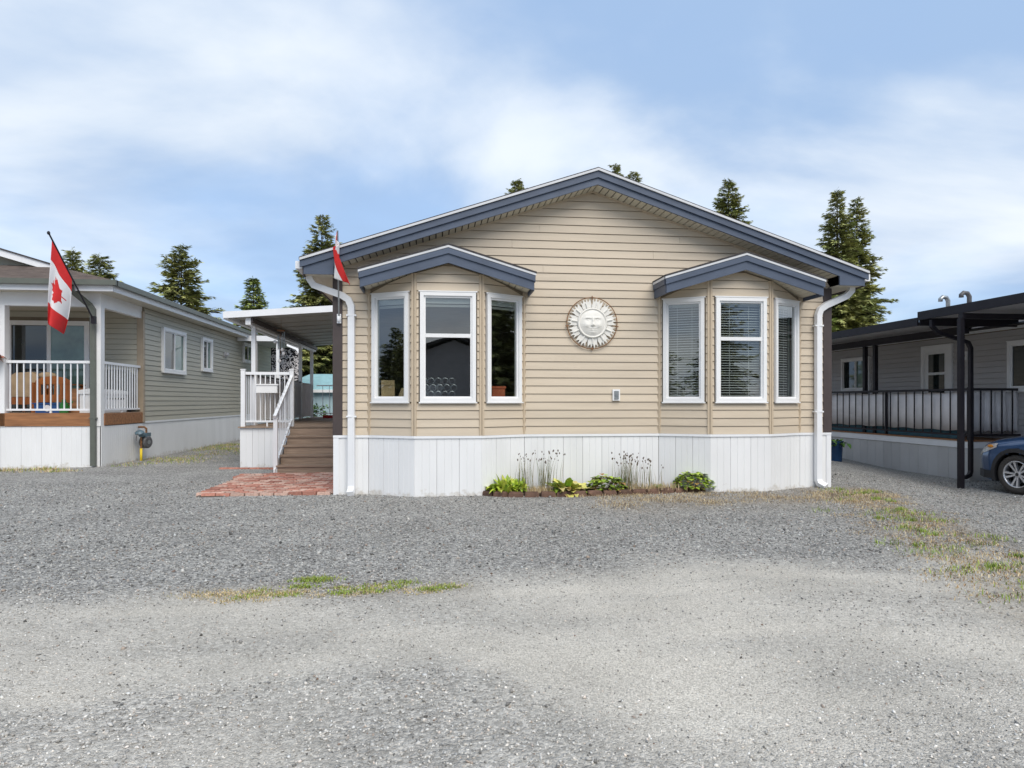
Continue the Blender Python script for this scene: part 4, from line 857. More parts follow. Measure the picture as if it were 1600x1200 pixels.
vt = ob('wall_vent', MB().box(LX + .02, 23.7, 2.93, LX + .06, 24.0, 3.08).box(LX + .06, 23.72, 2.98, LX + .12, 23.98, 3.08), greyv, lh)
# roof of the sage house
EX, EY, EZ = -6.67, 14.95, 3.95; sl_ = .295
hx, hy, hz = -8.95, 17.1, EZ + sl_ * 2.28; RX = -11.1; RZ = EZ + sl_ * (EX - RX)
def slab(mb, pts, th=.05): mb.prism([(x, y, z - th) for x, y, z in pts], (0, 0, th))
rmb = MB(); slab(rmb, [(EX, EY, EZ), (EX, LE + .4, EZ), (RX, LE + .4, RZ), (RX, hy - .2, RZ), (hx, hy - .2 + .2, hz)]); slab(rmb, [(2 * RX - EX, EY, EZ), (2 * RX - hx, hy, hz), (RX, hy - .2, RZ), (RX, LE + .4, RZ), (2 * RX - EX, LE + .4, EZ)][::-1])
rl = ob('roof', rmb, shingle_b, lh)
for i in range(15):   # front slope in overlapping shingle courses
    u0, u1 = i / 15, (i + 1) / 15; f0 = lambda u: (EX + (hx - EX) * u, EY + (hy - EY) * u, EZ + (hz - EZ) * u)
    a, b = f0(u0), f0(min(1, u1 + .01)); mir = lambda p: (2 * RX - p[0], p[1], p[2])
    ob('shingle_course', MB().add([(a[0], a[1], a[2] + .014), (b[0], b[1], b[2] + .002), (mir(b)[0], b[1], b[2] + .002), (mir(a)[0], a[1], a[2] + .014), (a[0], a[1], a[2] - .02), (b[0], b[1], b[2] - .03), (mir(b)[0], b[1], b[2] - .03), (mir(a)[0], a[1], a[2] - .02)],
        [(0, 1, 2, 3), (7, 6, 5, 4), (0, 3, 7, 4), (1, 0, 4, 5), (2, 1, 5, 6), (3, 2, 6, 7)]), shingle_b, rl)
ob('upper_gable_wall', MB().prism([(hx, hy + .1, hz - .1), (RX, hy + .1, RZ - .1), (2 * RX - hx, hy + .1, hz - .1)], (0, .1, 0)), sage, lh)
for s in (1, -1):
    X = lambda x: x if s > 0 else 2 * RX - x
    ob('gable_fascia', MB().prism([(X(hx + .1), hy - .25, hz - .02), (RX, hy - .25, RZ + .02), (RX, hy - .25, RZ - .15), (X(hx + .1), hy - .25, hz - .17)], (0, .04, 0)), white_m, lh)
    ob('gable_shingle_edge', MB().prism([(X(hx + .05), hy - .28, hz + .025), (RX, hy - .28, RZ + .05), (RX, hy - .28, RZ + .021), (X(hx + .05), hy - .28, hz - .008)], (0, .3, 0)), shingle, lh)
ob('eave_fascia', MB().box(EX - .06, EY + .05, EZ - .22, EX - .03, LE, EZ - .06), white_m, lh); ob('eave_fascia', MB().box(2 * RX - EX, EY + .03, EZ - .22, EX - .03, EY + .06, EZ - .06), white_m, lh)
ob('eave_soffit', MB().box(LX - .02, LY, EZ - .215, EX - .06, LE, EZ - .20), soffm, lh); ob('eave_soffit', MB().box(LW, EY + .06, EZ - .215, EX - .06, LY, EZ - .20), soffm, lh)
ob('gutter', MB().bar([(EX + .02, EY - .02, EZ - .05), (EX + .02, LE, EZ - .05)], .1, .11), sage_dk, lh); ob('gutter', MB().bar([(2 * RX - EX, EY - .03, EZ - .05), (EX + .07, EY - .03, EZ - .05)], .1, .11), sage_dk, lh)
downspout([(-7.52, EY - .02, EZ - .09), (-7.52, EY, EZ - .2), (-7.46, 15.05, EZ - .28), (-7.30, 15.27, EZ - .48), (-7.24, 15.29, EZ - .58), (-7.235, 15.29, .04)], .10, .08, sage_dk, lh, [(-7.235, 15.29, 1.06)])
# porch railing
pr_ = thing('porch_railing', (-8.2, LY, 1.17), 'white metal railing around the sage house porch', 'railing')
for x0, x1 in ((-9.015, -7.275), (-10.915, -9.185)):
    ob('top_rail', MB().box(x0, LY + .03, 2.235, x1, LY + .09, 2.29), white_m, pr_); ob('bottom_rail', MB().box(x0, LY + .04, 1.22, x1, LY + .08, 1.26), white_m, pr_); rbox('rail_foot', (x0 + x1) / 2 - .02, LY + .045, 1.17, (x0 + x1) / 2 + .02, LY + .075, 1.22, white_m, pr_)
    for i in range(13): x = x0 + (i + .5) * (x1 - x0) / 13; rbox('baluster', x - .011, LY + .05, 1.26, x + .011, LY + .072, 2.235, white_m, pr_)
ob('top_rail', MB().box(LX - .09, LY + .15, 2.235, LX - .03, LB - .04, 2.29), white_m, pr_); ob('bottom_rail', MB().box(LX - .08, LY + .15, 1.22, LX - .04, LB - .04, 1.26), white_m, pr_); rbox('rail_foot', LX - .075, 16.4, 1.165, LX - .045, 16.44, 1.22, white_m, pr_)
for i in range(14): y = LY + .2 + i * .129; rbox('baluster', LX - .071, y, 1.26, LX - .049, y + .022, 2.235, white_m, pr_)
# porch furniture
PZ = 1.166
ch = thing('slat_chair', (-8.48, 16.2, PZ), 'orange brown wooden slat back chair on the porch', 'chair')
ob('crest_rail', MB().prism([(-8.85, 16.12, 1.80), (-8.11, 16.12, 1.80), (-8.12, 16.12, 1.88), (-8.25, 16.12, 1.955), (-8.48, 16.12, 1.985), (-8.71, 16.12, 1.955), (-8.84, 16.12, 1.88)], (0, .04, 0)), orange_w, ch)
for i in range(6): rbox('back_slat', -8.80 + i * .115, 16.125, 1.56, -8.735 + i * .115, 16.15, 1.80, orange_w, ch)
ob('apron', MB().box(-8.82, 16.12, 1.40, -8.14, 16.16, 1.565), orange_w, ch); ob('seat', MB().box(-8.85, 16.16, 1.53, -8.11, 16.72, 1.57), orange_w, ch)
for x in (-8.86, -8.17):
    rbox('leg', x, 16.115, PZ, x + .07, 16.165, 1.80, orange_w, ch); rbox('leg', x, 16.66, PZ, x + .07, 16.72, 1.78, orange_w, ch); rbox('armrest', x - .01, 16.12, 1.781, x + .08, 16.74, 1.81, orange_w, ch)
c2 = thing('cushioned_chair', (-9.12, 16.3, PZ), 'wooden porch chair with tan cushions at the left picture edge', 'chair')
ob('back_cushion', MB().prism([(-9.40, 16.2, 1.52), (-8.86, 16.2, 1.52), (-8.86, 16.2, 2.02), (-8.95, 16.2, 2.08), (-9.30, 16.2, 2.06), (-9.40, 16.2, 2.0)], (0, .14, 0)), tan_c, c2); ob('throw_pillow', MB().blob((-8.72, 16.34, 2.0), .17, 1.25, .5, .5), tan_c, c2, smooth=True)
ob('seat_cushion', MB().box(-9.40, 16.2, 1.40, -8.90, 16.8, 1.51), tan_c, c2); ob('apron', MB().box(-9.42, 16.18, 1.35, -8.90, 16.22, 1.51), orange_w, c2)
for x in (-9.47, -8.95): rbox('leg', x, 16.15, PZ, x + .06, 16.21, 1.84, orange_w, c2); rbox('leg', x, 16.75, PZ, x + .06, 16.81, 1.72, orange_w, c2)
b_ = thing('brown_bin', (-7.8, 16, PZ), 'brown square bin on the porch beside the corner post', 'bin'); ob('body', MB().prism([(-7.97, 15.85, PZ), (-7.57, 15.85, PZ), (-7.55, 15.85, 1.66), (-7.99, 15.85, 1.66)], (0, .38, 0)), cedar, b_); ob('lid', MB().box(-8.0, 15.84, 1.661, -7.54, 16.24, 1.70), cedar, b_)
b_ = thing('deck_box', (-7.5, 16.4, PZ), 'white slatted storage box behind the side railing', 'box'); ob('body', MB().box(-7.75, 15.78, PZ, -7.30, 17.0, 1.58), white, b_); ob('lid', MB().prism([(-7.78, 15.75, 1.581), (-7.27, 15.75, 1.581), (-7.27, 15.75, 1.66), (-7.55, 15.75, 1.70), (-7.78, 15.75, 1.66)], (0, 1.28, 0)), white, b_)
for i in range(8): rbox('slot', -7.299, 15.85 + i * .14, 1.46, -7.295, 15.90 + i * .14, 1.50, dark, b_)
b_ = thing('blue_crate', (-8.4, 15.9, PZ), 'blue plastic crate under the slat chair', 'crate'); ob('tub', MB().prism([(-8.62, 15.72, PZ), (-8.14, 15.72, PZ), (-8.10, 15.72, 1.36), (-8.66, 15.72, 1.36)], (0, .3, 0)), blue_pl, b_); ob('rim', MB().box(-8.68, 15.70, 1.361, -8.08, 16.04, 1.385), blue_pl, b_); ob('badge', MB().lathe([(0, .008), (.07, .008), (.07, 0)], (-8.38, 15.716, 1.27), (0, -1, 0)), whitef, b_)
b_ = thing('watering_can', (-8.0, 15.8, PZ), 'green watering can on the porch floor', 'watering can'); ob('body', MB().lathe([(0, 0), (.09, 0), (.085, .2), (.05, .22), (0, .22)], (-8.04, 15.72, PZ)), green_pl, b_); ob('handle', MB().tube([(-8.04, 15.65, 1.36), (-8.04, 15.65, 1.45), (-8.04, 15.78, 1.45), (-8.04, 15.8, 1.36)], .012, 6), green_pl, b_); ob('spout', MB().tube([(-7.97, 15.72, 1.24), (-7.86, 15.72, 1.42)], .014, 6), green_pl, b_)
b_ = thing('covered_grill', (-7.7, 17.1, PZ), 'dark covered grill against the porch wall', 'grill'); ob('cover', MB().prism([(-7.98, 17.05, PZ + .05), (-7.22, 17.05, PZ + .05), (-7.25, 17.05, 2.05), (-7.40, 17.05, 2.18), (-7.80, 17.05, 2.18), (-7.95, 17.05, 2.05)], (0, .30, 0)), plastic, b_)
for x in (-7.95, -7.30): rbox('foot', x, 17.08, PZ, x + .05, 17.13, PZ + .05, black, b_)
b_ = thing('hanging_basket', (-9.2, 15.2, 2.2), 'rust coloured dried hanging basket at the left edge', 'plant'); ob('basket', MB().lathe([(0, 0), (.10, .02), (.16, .14), (.15, .15), (0, .12)], (-9.14, 15.12, 2.22)), bark, b_)
sp_ = [((-9.14 + random.gauss(0, .06), 15.12 + random.gauss(0, .06), 2.36), random.uniform(0, 6.28), random.uniform(.08, .2), .05, random.uniform(-.3, 1.2), .6, random.choice([(.45, .12, .06), (.5, .25, .15), (.35, .08, .04)])) for i in range(70)]
V, F_, C = leaf_mesh(sp_); np_obj('foliage', V, F_, leafm, b_, np.array(C), (-9.14, 15.12, 2.3)); ob('hanger', MB().tube([(-9.14, 15.12, 2.37), (-9.14, 15.12, 3.74)], .004, 4), black, b_)
# gas meter
gmt = thing('gas_meter', (-7.0, 16.9, 0), 'grey gas meter with yellow riser pipe by the sage house skirting', 'gas meter')
my = 16.9; ob('riser_pipe', MB().tube([(-6.93, my, -.05), (-6.93, my, .30)], .03, 10), yellow, gmt, smooth=True); ob('upper_pipe', MB().tube([(-6.93, my, .301), (-6.93, my, .66), (-6.93, my + .08, .70)], .022, 8), iron, gmt); ob('return_pipe', MB().tube([(-6.90, my + .22, .58), (-6.90, my + .22, .76), (-6.96, my + .24, .80), (-7.09, my + .24, .80)], .024, 8), iron, gmt)
ob('meter_body', MB().lathe([(0, 0), (.12, 0), (.15, .03), (.15, .15), (.12, .18), (0, .18)], (-6.98, my + .20, .44), (1, -.35, 0), 18), meter_g, gmt); ob('meter_head', MB().box(-7.0, my + .06, .565, -6.84, my + .34, .66).blob((-6.92, my + .02, .63), .085, 1, 1, .8), meter_b, gmt); ob('index_plate', MB().lathe([(0, .005), (.05, .005), (.05, 0)], (-6.805, my + .14, .44), (1, -.35, 0), 12), pipe_g, gmt); ob('regulator', MB().lathe([(0, 0), (.1, .01), (.1, .03), (.05, .07), (0, .08)], (-6.93, my - .08, .66), (0, -.5, 1)), meter_b, gmt); ob('vent_pipe', MB().tube([(-6.93, my - .14, .66), (-6.93, my - .24, .62), (-6.93, my - .26, .5)], .012, 6), meter_g, gmt)
# neighbour's side awning and leaf screen further back
na = thing('side_awning', (-6, 25.2, 0), 'small white awning on the far side of the sage house', 'awning')
ob('fascia', MB().box(-7.05, 25.2, 3.60, -5.35, 25.26, 3.79), white_m, na); ob('panel', MB().box(-7.05, 25.26, 3.70, -5.35, 29.5, 3.75), alum, na); ob('post', MB().box(-5.72, 25.3, 0, -5.62, 25.4, 3.60), white_m, na); ob('side_gutter', MB().box(-5.35, 25.2, 3.62, -5.25, 29.5, 3.74), white_m, na)
downspout([(-5.30, 25.3, 3.62), (-5.28, 25.25, 3.45), (-4.98, 25.22, 3.33), (-4.86, 25.22, 3.18), (-4.85, 25.22, .1)], .1, .08, white_m, na); ob('post', MB().box(-6.5, 25.25, 0, -6.38, 25.35, 3.60), greyv, na)
scn = thing('leaf_screen', (-5.9, 27, 1.0), 'black and white leaf patterned privacy screen behind the deck', 'screen')
ob('backing', MB().box(-6.3, 27.02, 1.4, -5.15, 27.05, 3.5), black, scn)
mb = MB()
for i in range(620):
    x, z_ = random.uniform(-6.27, -5.18), random.uniform(1.45, 3.45); a = random.uniform(0, 6.28); l_ = random.uniform(.04, .075); w_ = .022; ca, sa = math.cos(a), math.sin(a)
    mb.add([(x - l_ * ca, 27.01 + random.uniform(-.02, .005), z_ - l_ * sa), (x + w_ * sa, 27.0, z_ - w_ * ca), (x + l_ * ca, 27.0 + random.uniform(-.02, .005), z_ + l_ * sa), (x - w_ * sa, 27.0, z_ + w_ * ca)], [(0, 1, 2, 3)])
o = ob('leaves', mb, screenm, scn); o['kind'] = 'stuff'
shd = thing('blue_shed', (-4, 30, 0), 'pale blue shed with teal roof behind the deck', 'shed')
for i in range(14): rbox('wall_plank', -6.6 + i * .30, 30.0, 0, -6.6 + i * .30 + .288, 30.05, 1.86, shedw, shd)
ob('wall_core', MB().box(-6.6, 30.05, 0, -2.4, 33, 1.85), shedw, shd); ob('roof', MB().prism([(-6.8, 29.8, 1.92), (-2.2, 29.8, 1.92), (-3.4, 31.4, 2.62), (-5.6, 31.4, 2.62)], (0, .02, .04)).prism([(-6.8, 33.2, 1.92), (-5.6, 31.4, 2.62), (-3.4, 31.4, 2.62), (-2.2, 33.2, 1.92)], (0, .02, .04)), shedr, shd); ob('eave_trim', MB().box(-6.8, 29.76, 1.80, -2.2, 29.80, 1.92), white_m, shd)
# ------------------------------------------------------------------ grey house on the right
rh = thing('grey_house', (14, 13, -.2), 'grey sided house with black covered deck on the right', 'house')
WX = 12.1; RY0, RY1 = 7.0, 34.0
ob('side_wall', MB().box(WX + .02, RY0, -.3, 20, RY1, 2.98), sheath, rh)
mb = MB(); z = .30
while z < 2.9:
    c_ = course(None, None, (WX, RY1), (WX, RY0), (WX, RY1), (WX, RY0), (-1, 0), z, min(z + .125, 2.94), greyv); mb.add(c_.v, c_.f); z += .125
o = ob('siding', mb, greyv, rh); o['kind'] = 'stuff'
ob('frieze_board', MB().box(WX - .03, RY0, 2.945, WX + .02, RY1, 3.0), white_m, rh); ob('house_roof', MB().prism([(WX - .3, RY0 - .3, 3.0), (16, RY0 - .3, 3.95), (20.3, RY0 - .3, 3.0)], (0, RY1 - RY0 + .6, 0)), shingle, rh)
f = ob('side_window', MB().box(WX - .03, 17.44, 1.68, WX - .02, 18.73, 1.71), white, rh); window(f, (WX - .035, 18.73), (0, -1), (-1, 0), 0, 1.29, 1.72, 2.66, gm=dglass, slider=gglass, fr=.06)
f = ob('side_window', MB().box(WX - .03, 11.0, 1.60, WX - .02, 12.9, 1.63), white, rh); window(f, (WX - .035, 12.9), (0, -1), (-1, 0), 0, 1.9, 1.64, 2.67, gm=dglass, slider=True, fr=.07)
dr = ob('door', MB().box(WX - .04, 14.56, .62, WX - .021, 15.36, 2.68), white, rh)
ob('door_frame', MB().box(WX - .06, 15.36, .62, WX + .01, 15.46, 2.78).box(WX - .06, 14.46, .62, WX + .01, 14.56, 2.78).box(WX - .06, 14.56, 2.68, WX + .01, 15.36, 2.78), white, dr); ob('pane', MB().box(WX - .046, 14.70, 2.12, WX - .041, 15.22, 2.56), dglass, dr); ob('pane', MB().box(WX - .046, 14.70, 1.50, WX - .041, 15.22, 2.06), dglass, dr); ob('knob', MB().blob((WX - .07, 14.63, 1.6), .03), pipe_g, dr)
lt = ob('wall_lamp', MB().box(WX - .06, 14.02, 2.36, WX - .018, 14.17, 2.56), white, rh); ob('lens', MB().blob((WX - .08, 14.10, 2.46), .05), black, lt)
for x, y, z0, z1 in ((12.4, 15.0, 3.0, 3.86), (12.1, 14.0, 3.0, 3.80)):
    ob('vent_pipe', MB().tube([(x, y, z0), (x, y, z1), (x - .05, y, z1 + .08), (x - .14, y, z1 + .09), (x - .20, y, z1 + .04), (x - .20, y, z1 - .02)], .05, 10), pipe_g if x > 12.2 else meter_g, rh, smooth=True)
gdk = thing('covered_deck', (11, 12.6, -.2), 'raised deck with black railing and grey fabric along the grey house', 'deck')
KX, KY, KZ = 10.92, 12.6, .62
fr = ob('deck_frame', MB().box(KX + .05, KY + .05, -.3, WX - .04, 24, .55), sheath, gdk)
skirt_panels([(KX, 24.0), (KX, KY)], -.35, .45, greysk, fr, .30, ribs=1); skirt_panels([(KX, KY), (WX + 1.0, KY)], -.35, .45, greysk, fr, .25, ribs=1)
ob('rim_board', MB().box(KX - .02, KY - .02, .452, KX + .02, 24, .59), white_m, gdk); ob('rim_board', MB().box(KX + .02, KY - .02, .452, WX + 1, KY + .02, .59), white_m, gdk); ob('deck_floor', MB().box(KX - .035, KY - .035, .592, WX - .035, 24, KZ), cedar, gdk)
ob('deck_floor', MB().box(WX - .03, KY - .035, .592, WX + 1, KY + .3, KZ), cedar, gdk)
RZT = 1.69
ob('top_rail', MB().box(KX - .005, KY + .02, RZT - .05, KX + .055, 24, RZT), black, gdk); ob('bottom_rail', MB().box(KX + .005, KY + .02, .70, KX + .045, 24, .74), black, gdk)
ob('top_rail', MB().box(KX + .06, KY + .02, RZT - .05, WX + 1, KY + .08, RZT), black, gdk); ob('bottom_rail', MB().box(KX + .06, KY + .03, .70, WX + 1, KY + .07, .74), black, gdk)
for i in range(40): y = KY + .30 + i * .27; rbox('baluster', KX + .015, y, .74, KX + .035, y + .02, RZT - .05, black, gdk)
for i in range(8): x = KX + .26 + i * .24; rbox('baluster', x, KY + .04, .74, x + .02, KY + .06, RZT - .05, black, gdk)
rbox('corner_post', KX - .01, KY + .01, KZ, KX + .08, KY + .09, RZT + .02, black, gdk)
for y in (15.2, 17.9, 20.6): rbox('rail_post', KX, y, KZ, KX + .05, y + .05, RZT - .05, black, gdk)
# fabric behind the balusters, slightly wavy
def fabric(fn, n=90):
    mb = MB(); vs = []; 
    for i in range(n + 1):
        for k_, zz in enumerate((.80, 1.2, 1.61)):
            vs.append((*fn(i / n, k_), zz + .012 * math.sin(i * .9) * (k_ != 1)))
    return mb.add(vs, [(3 * i + k_, 3 * i + 3 + k_, 3 * i + 4 + k_, 3 * i + 1 + k_) for i in range(n) for k_ in (0, 1)])
fb = fabric(lambda u, k: (KX + .075 + .008 * math.sin(u * 60 + k), KY + .12 + u * 11)); o = ob('privacy_fabric', fb, screenm, gdk, smooth=True); o.modifiers.new('t', 'SOLIDIFY').thickness = .003
fb = fabric(lambda u, k: (KX + .12 + u * 2.0, KY + .10 + .03 * math.sin(u * 48 + k * .2)), 120); o = ob('privacy_fabric', fb, screenm, gdk, smooth=True); o.modifiers.new('t', 'SOLIDIFY').thickness = .003
ob('teal_tarp', MB().box(KX + .14, KY + .4, KZ, KX + .17, 19.5, .82), teal, gdk)
rc = thing('black_awning', (10, 11.5, -.2), 'black framed awning on posts over the deck and carport', 'awning')
QX = 9.85
ob('far_roof', MB().prism([(QX + .04, 12.75, 3.0), (WX + .02, 12.75, 3.09), (WX + .02, 12.75, 3.13), (QX + .04, 12.75, 3.04)], (0, 11.5, 0)), greyv, rc); ob('far_fascia', MB().box(QX, 12.75, 2.97, QX + .04, 24.2, 3.14), black, rc); ob('far_fascia', MB().box(QX + .04, 12.70, 2.97, WX, 12.745, 3.14), black, rc)
ob('far_beam', MB().box(KX + .04, 12.8, 2.83, KX + .14, 24, 2.985), black, rc)
ob('near_roof', MB().prism([(QX + .04, 8.4, 3.11), (WX + .3, 8.4, 3.20), (WX + .3, 8.4, 3.24), (QX + .04, 8.4, 3.15)], (0, 4.3, 0)), greyv, rc); ob('near_fascia', MB().box(QX - .01, 8.4, 3.08, QX + .03, 12.73, 3.25), black, rc); ob('near_fascia', MB().box(QX + .03, 12.66, 3.142, WX, 12.695, 3.25), black, rc)
ob('cross_beam', MB().box(QX - .05, 11.5, 2.97, WX, 11.6, 3.07), black, rc)
rbox('post', QX - .09, 11.50, -.25, QX - .005, 11.585, 2.968, black, rc); [rbox('post', KX + .095, y_, KZ, KX + .185, y_ + .09, 2.829, black, rc) for y_ in (15.75, 16.15, 20.0)]
ob('downspout', MB().bar([(QX + .05, 12.4, 3.05), (QX + .05, 12.4, 2.92), (QX + .2, 12.42, 2.80), (KX - .13, 12.52, 2.62), (KX - .07, 12.52, 2.5), (KX - .07, 12.52, .0), (KX - .11, 12.50, -.08), (KX - .25, 12.46, -.13)], .07, .07), black, rc)
pl = thing('blue_planter', (9.6, 15.3, -.2), 'tall blue glazed planter beside the house corner', 'planter')
ob('pot', MB().lathe([(0, 0), (.17, 0), (.19, .05), (.21, .62), (.23, .66), (.20, .66), (.19, .58), (0, .58)], (9.62, 15.3, -.2), seg=24), plant_blue, pl, smooth=True)
sp_ = [((9.62 + random.gauss(0, .10), 15.3 + random.gauss(0, .10), .40), random.uniform(0, 6.28), random.uniform(.1, .26), .09, random.uniform(-.2, 1.3), .5, random.choice([(.10, .22, .04), (.16, .30, .05), (.07, .16, .03)])) for i in range(110)]
V, F_, C = leaf_mesh(sp_); np_obj('foliage', V, F_, leafm, pl, np.array(C), (9.62, 15.3, .4), smooth=True)
# ------------------------------------------------------------------ car (local: +x front, +y left, origin on the ground at mid wheelbase)
car = thing('parked_car', (0, 0, 0), 'dark blue compact SUV with alloy wheels at the right edge', 'car')
ST = np.interp
def zt_(x): return float(ST(x, [-2.27, -2.2, -1.9, .7, .95, 1.4, 1.8, 2.05, 2.18, 2.27], [.80, .98, 1.06, 1.08, 1.08, 1.03, .96, .88, .78, .62]))
def w_(x): return float(ST(x, [-2.27, -2.15, -1.9, -1.3, 1.5, 1.85, 2.05, 2.18, 2.27], [.70, .84, .90, .92, .92, .89, .80, .68, .50]))
def zb_(x): return float(ST(x, [-2.27, -2.0, -1.8, 1.9, 2.15, 2.27], [.42, .30, .22, .20, .24, .34]))
prof = [(0, 1), (.35, .998), (.62, .985), (.80, .955), (.90, .90), (.955, .82), (.985, .72), (1.0, .60), (1.0, .48), (.985, .36), (.97, .24), (.955, .12), (.93, 0)]
xsn = np.linspace(-2.27, 2.27, 122); body = MB(); np_ = len(prof); rows = []
for x in xsn:
    zt, w, zb = zt_(x), w_(x), zb_(x); half = [(p * w, zb + (zt - zb) * q) for p, q in prof]
    rows.append([(x, y, z) for y, z in half[::-1]] + [(x, -y, z) for y, z in half[1:]])
k = len(rows[0]); fs = []
WXF, WXR, WR = 1.36, -1.34, .345
for i in range(len(rows) - 1):
    for j in range(k - 1):
        q = [rows[i][j], rows[i + 1][j], rows[i + 1][j + 1], rows[i][j + 1]]; cx = sum(p[0] for p in q) / 4; cy = sum(p[1] for p in q) / 4; cz = sum(p[2] for p in q) / 4
        if abs(cy) > .6 and min(math.hypot(cx - WXF, cz - WR), math.hypot(cx - WXR, cz - WR)) < .415: continue
        fs.append((i * k + j, (i + 1) * k + j, (i + 1) * k + j + 1, i * k + j + 1))
body.add([p for r in rows for p in r], fs + [tuple(range(k)), tuple(range((len(rows) - 1) * k, len(rows) * k))[::-1]]); ob('body', body, carpaint, car, (0, 0, 0), smooth=True)
gh = MB(); gs = [(1.02, 1.06, .80, .80), (.70, 1.22, .78, .74), (.15, 1.55, .78, .64), (-.3, 1.62, .79, .62), (-1.2, 1.58, .79, .61), (-1.75, 1.42, .78, .62), (-2.12, 1.05, .76, .72)]
vs = []
for x, z_, wb, wt in gs: vs += [(x, wb, 1.05), (x, wt, z_), (x, -wt, z_), (x, -wb, 1.05)]
gh.add(vs, [(4 * i + j, 4 * i + 4 + j, 4 * i + 5 + j, 4 * i + 1 + j) for i in range(len(gs) - 1) for j in range(3)]); ob('glasshouse', gh, dglass, car, (0, 0, 0))
rp_ = MB(); vs = []
for x, z_, wb, wt in gs[2:6]: vs += [(x, wt + .01, z_ - .02), (x, wt * .8, z_ + .025), (x, -wt * .8, z_ + .025), (x, -wt - .01, z_ - .02)]
rp_.add(vs, [(4 * i + j, 4 * i + 4 + j, 4 * i + 5 + j, 4 * i + 1 + j) for i in range(3) for j in range(3)]); ob('roof_panel', rp_, carpaint, car, (0, 0, 0))
for s in (-1, 1):
    ob('pillar', MB().bar([(1.02, s * .81, 1.06), (.70, s * .775, 1.23), (.15, s * .65, 1.56)], .07, .05), carpaint, car, (0, 0, 0)); ob('pillar', MB().bar([(-.25, s * .80, 1.06), (-.28, s * .635, 1.60)], .08, .04), plastic, car, (0, 0, 0)); ob('pillar', MB().bar([(-1.75, s * .78, 1.06), (-1.7, s * .63, 1.46)], .22, .04), carpaint, car, (0, 0, 0))
    ob('sill_cladding', MB().box(-.93, min(s * .86, s * .935), .20, .95, max(s * .86, s * .935), .34), plastic, car, (0, 0, 0))
    ob('mirror', MB().blob((.72, s * 1.0, 1.12), .11, .7, 1, .75), carpaint, car, smooth=True)
    for wx in (WXF, WXR):
        arch = MB(); pa = [(wx + r_ * math.cos(a), r_ * math.sin(a) + WR) for r_ in (.385,) for a in np.linspace(-.35, math.pi + .35, 30)]; pb2 = [(wx + .455 * math.cos(a), .455 * math.sin(a) + WR) for a in np.linspace(-.35, math.pi + .35, 30)]
        yo = lambda x, z_: s * (w_(x) * 1.0 + .012) if z_ < .75 else s * (w_(x) * .99 + .008)
        vs = []
        for (xa, za_), (xb, zb2) in zip(pa, pb2): vs += [(xa, s * (w_(xa) - .05), za_), (xa, yo(xa, za_), za_), (xb, yo(xb, zb2), zb2), (xb, s * (w_(xb) - .05), zb2)]
        arch.add(vs, [(4 * i + j, 4 * i + 4 + j, 4 * i + 5 + j, 4 * i + 1 + j) for i in range(29) for j in range(3)]); ob('arch_cladding', arch, plastic, car, (0, 0, 0))
        well = MB(); vs = []
        for a in np.linspace(-.4, math.pi + .4, 24): vs += [(wx + .40 * math.cos(a), s * .90, .40 * math.sin(a) + WR), (wx + .40 * math.cos(a), s * .52, .40 * math.sin(a) + WR)]
        well.add(vs, [(2 * i, 2 * i + 2, 2 * i + 3, 2 * i + 1) for i in range(23)]); well.box(wx - .40, s * .515 - .005, .1, wx + .40, s * .515 + .005, .74); ob('wheel_well', well, dark, car, (0, 0, 0))
        wh = ob('wheel', MB().lathe([(.215, -.10), (.235, .0), (.235, .06), (.225, .07)], (wx, s * .80, WR), (0, s, 0), 36), plastic, car, (wx, s * .80, WR)); c0 = (wx, s * .80, WR)
        ob('tyre', MB().lathe([(.235, -.115), (.30, -.115), (.335, -.09), (.345, -.05), (.345, .05), (.335, .088), (.30, .105), (.245, .10), (.235, .085), (.235, -.115)], c0, (0, s, 0), 48), tyre_m, wh, smooth=True)
        ob('rim', MB().lathe([(.238, .088), (.236, .098), (.222, .098), (.215, .075), (.212, -.02), (.236, -.04)], c0, (0, s, 0), 48), alloy, wh, smooth=True)
        ob('brake_disc', MB().lathe([(0, .0), (.15, .0), (.15, -.02)], c0, (0, s, 0), 24), meter_g, wh)
        for q in range(10):
            a = q * math.pi / 5 + (.10 if q % 2 else -.10) + .2; d_ = lambda r_, da: (wx + r_ * math.cos(a + da), WR + r_ * math.sin(a + da))
            p_ = [d_(.03, -.4), d_(.225, -.085), d_(.225, .085), d_(.03, .4)]
            ob('spoke', MB().add([(x, s * .80 + s * (.062 if r_ in (0, 3) else .088), z_) for r_, (x, z_) in enumerate(p_)] + [(x, s * .80 + s * .03, z_) for x, z_ in p_], [(0, 1, 2, 3), (0, 4, 5, 1), (1, 5, 6, 2), (2, 6, 7, 3), (3, 7, 4, 0)]), alloy, wh)
        ob('hub_cap', MB().lathe([(.06, .05), (.055, .072), (.03, .078), (0, .078)], c0, (0, s, 0), 20), alloy, wh); ob('cap_badge', MB().lathe([(.03, .0785), (.028, .082), (0, .082)], c0, (0, s, 0), 16), plastic, wh)
    hl = MB(); vs = []
    for i, x in enumerate(np.linspace(1.72, 2.17, 9)):
        h = .02 + .10 * math.sin(math.pi * (.15 + .8 * i / 8)); zc_ = zt_(x) - .14 - .02 * i / 8; wv = lambda z_, x=x: s * (w_(x) * float(ST((z_ - zb_(x)) / (zt_(x) - zb_(x)), [0, .12, .36, .6, .72, .82, .9, .955], [.93, .955, .985, 1, .985, .955, .9, .8])) + .008)
        vs += [(x, wv(zc_ - h / 2), zc_ - h / 2), (x + .006, wv(zc_) + s * .006, zc_), (x, wv(zc_ + h / 2), zc_ + h / 2)]
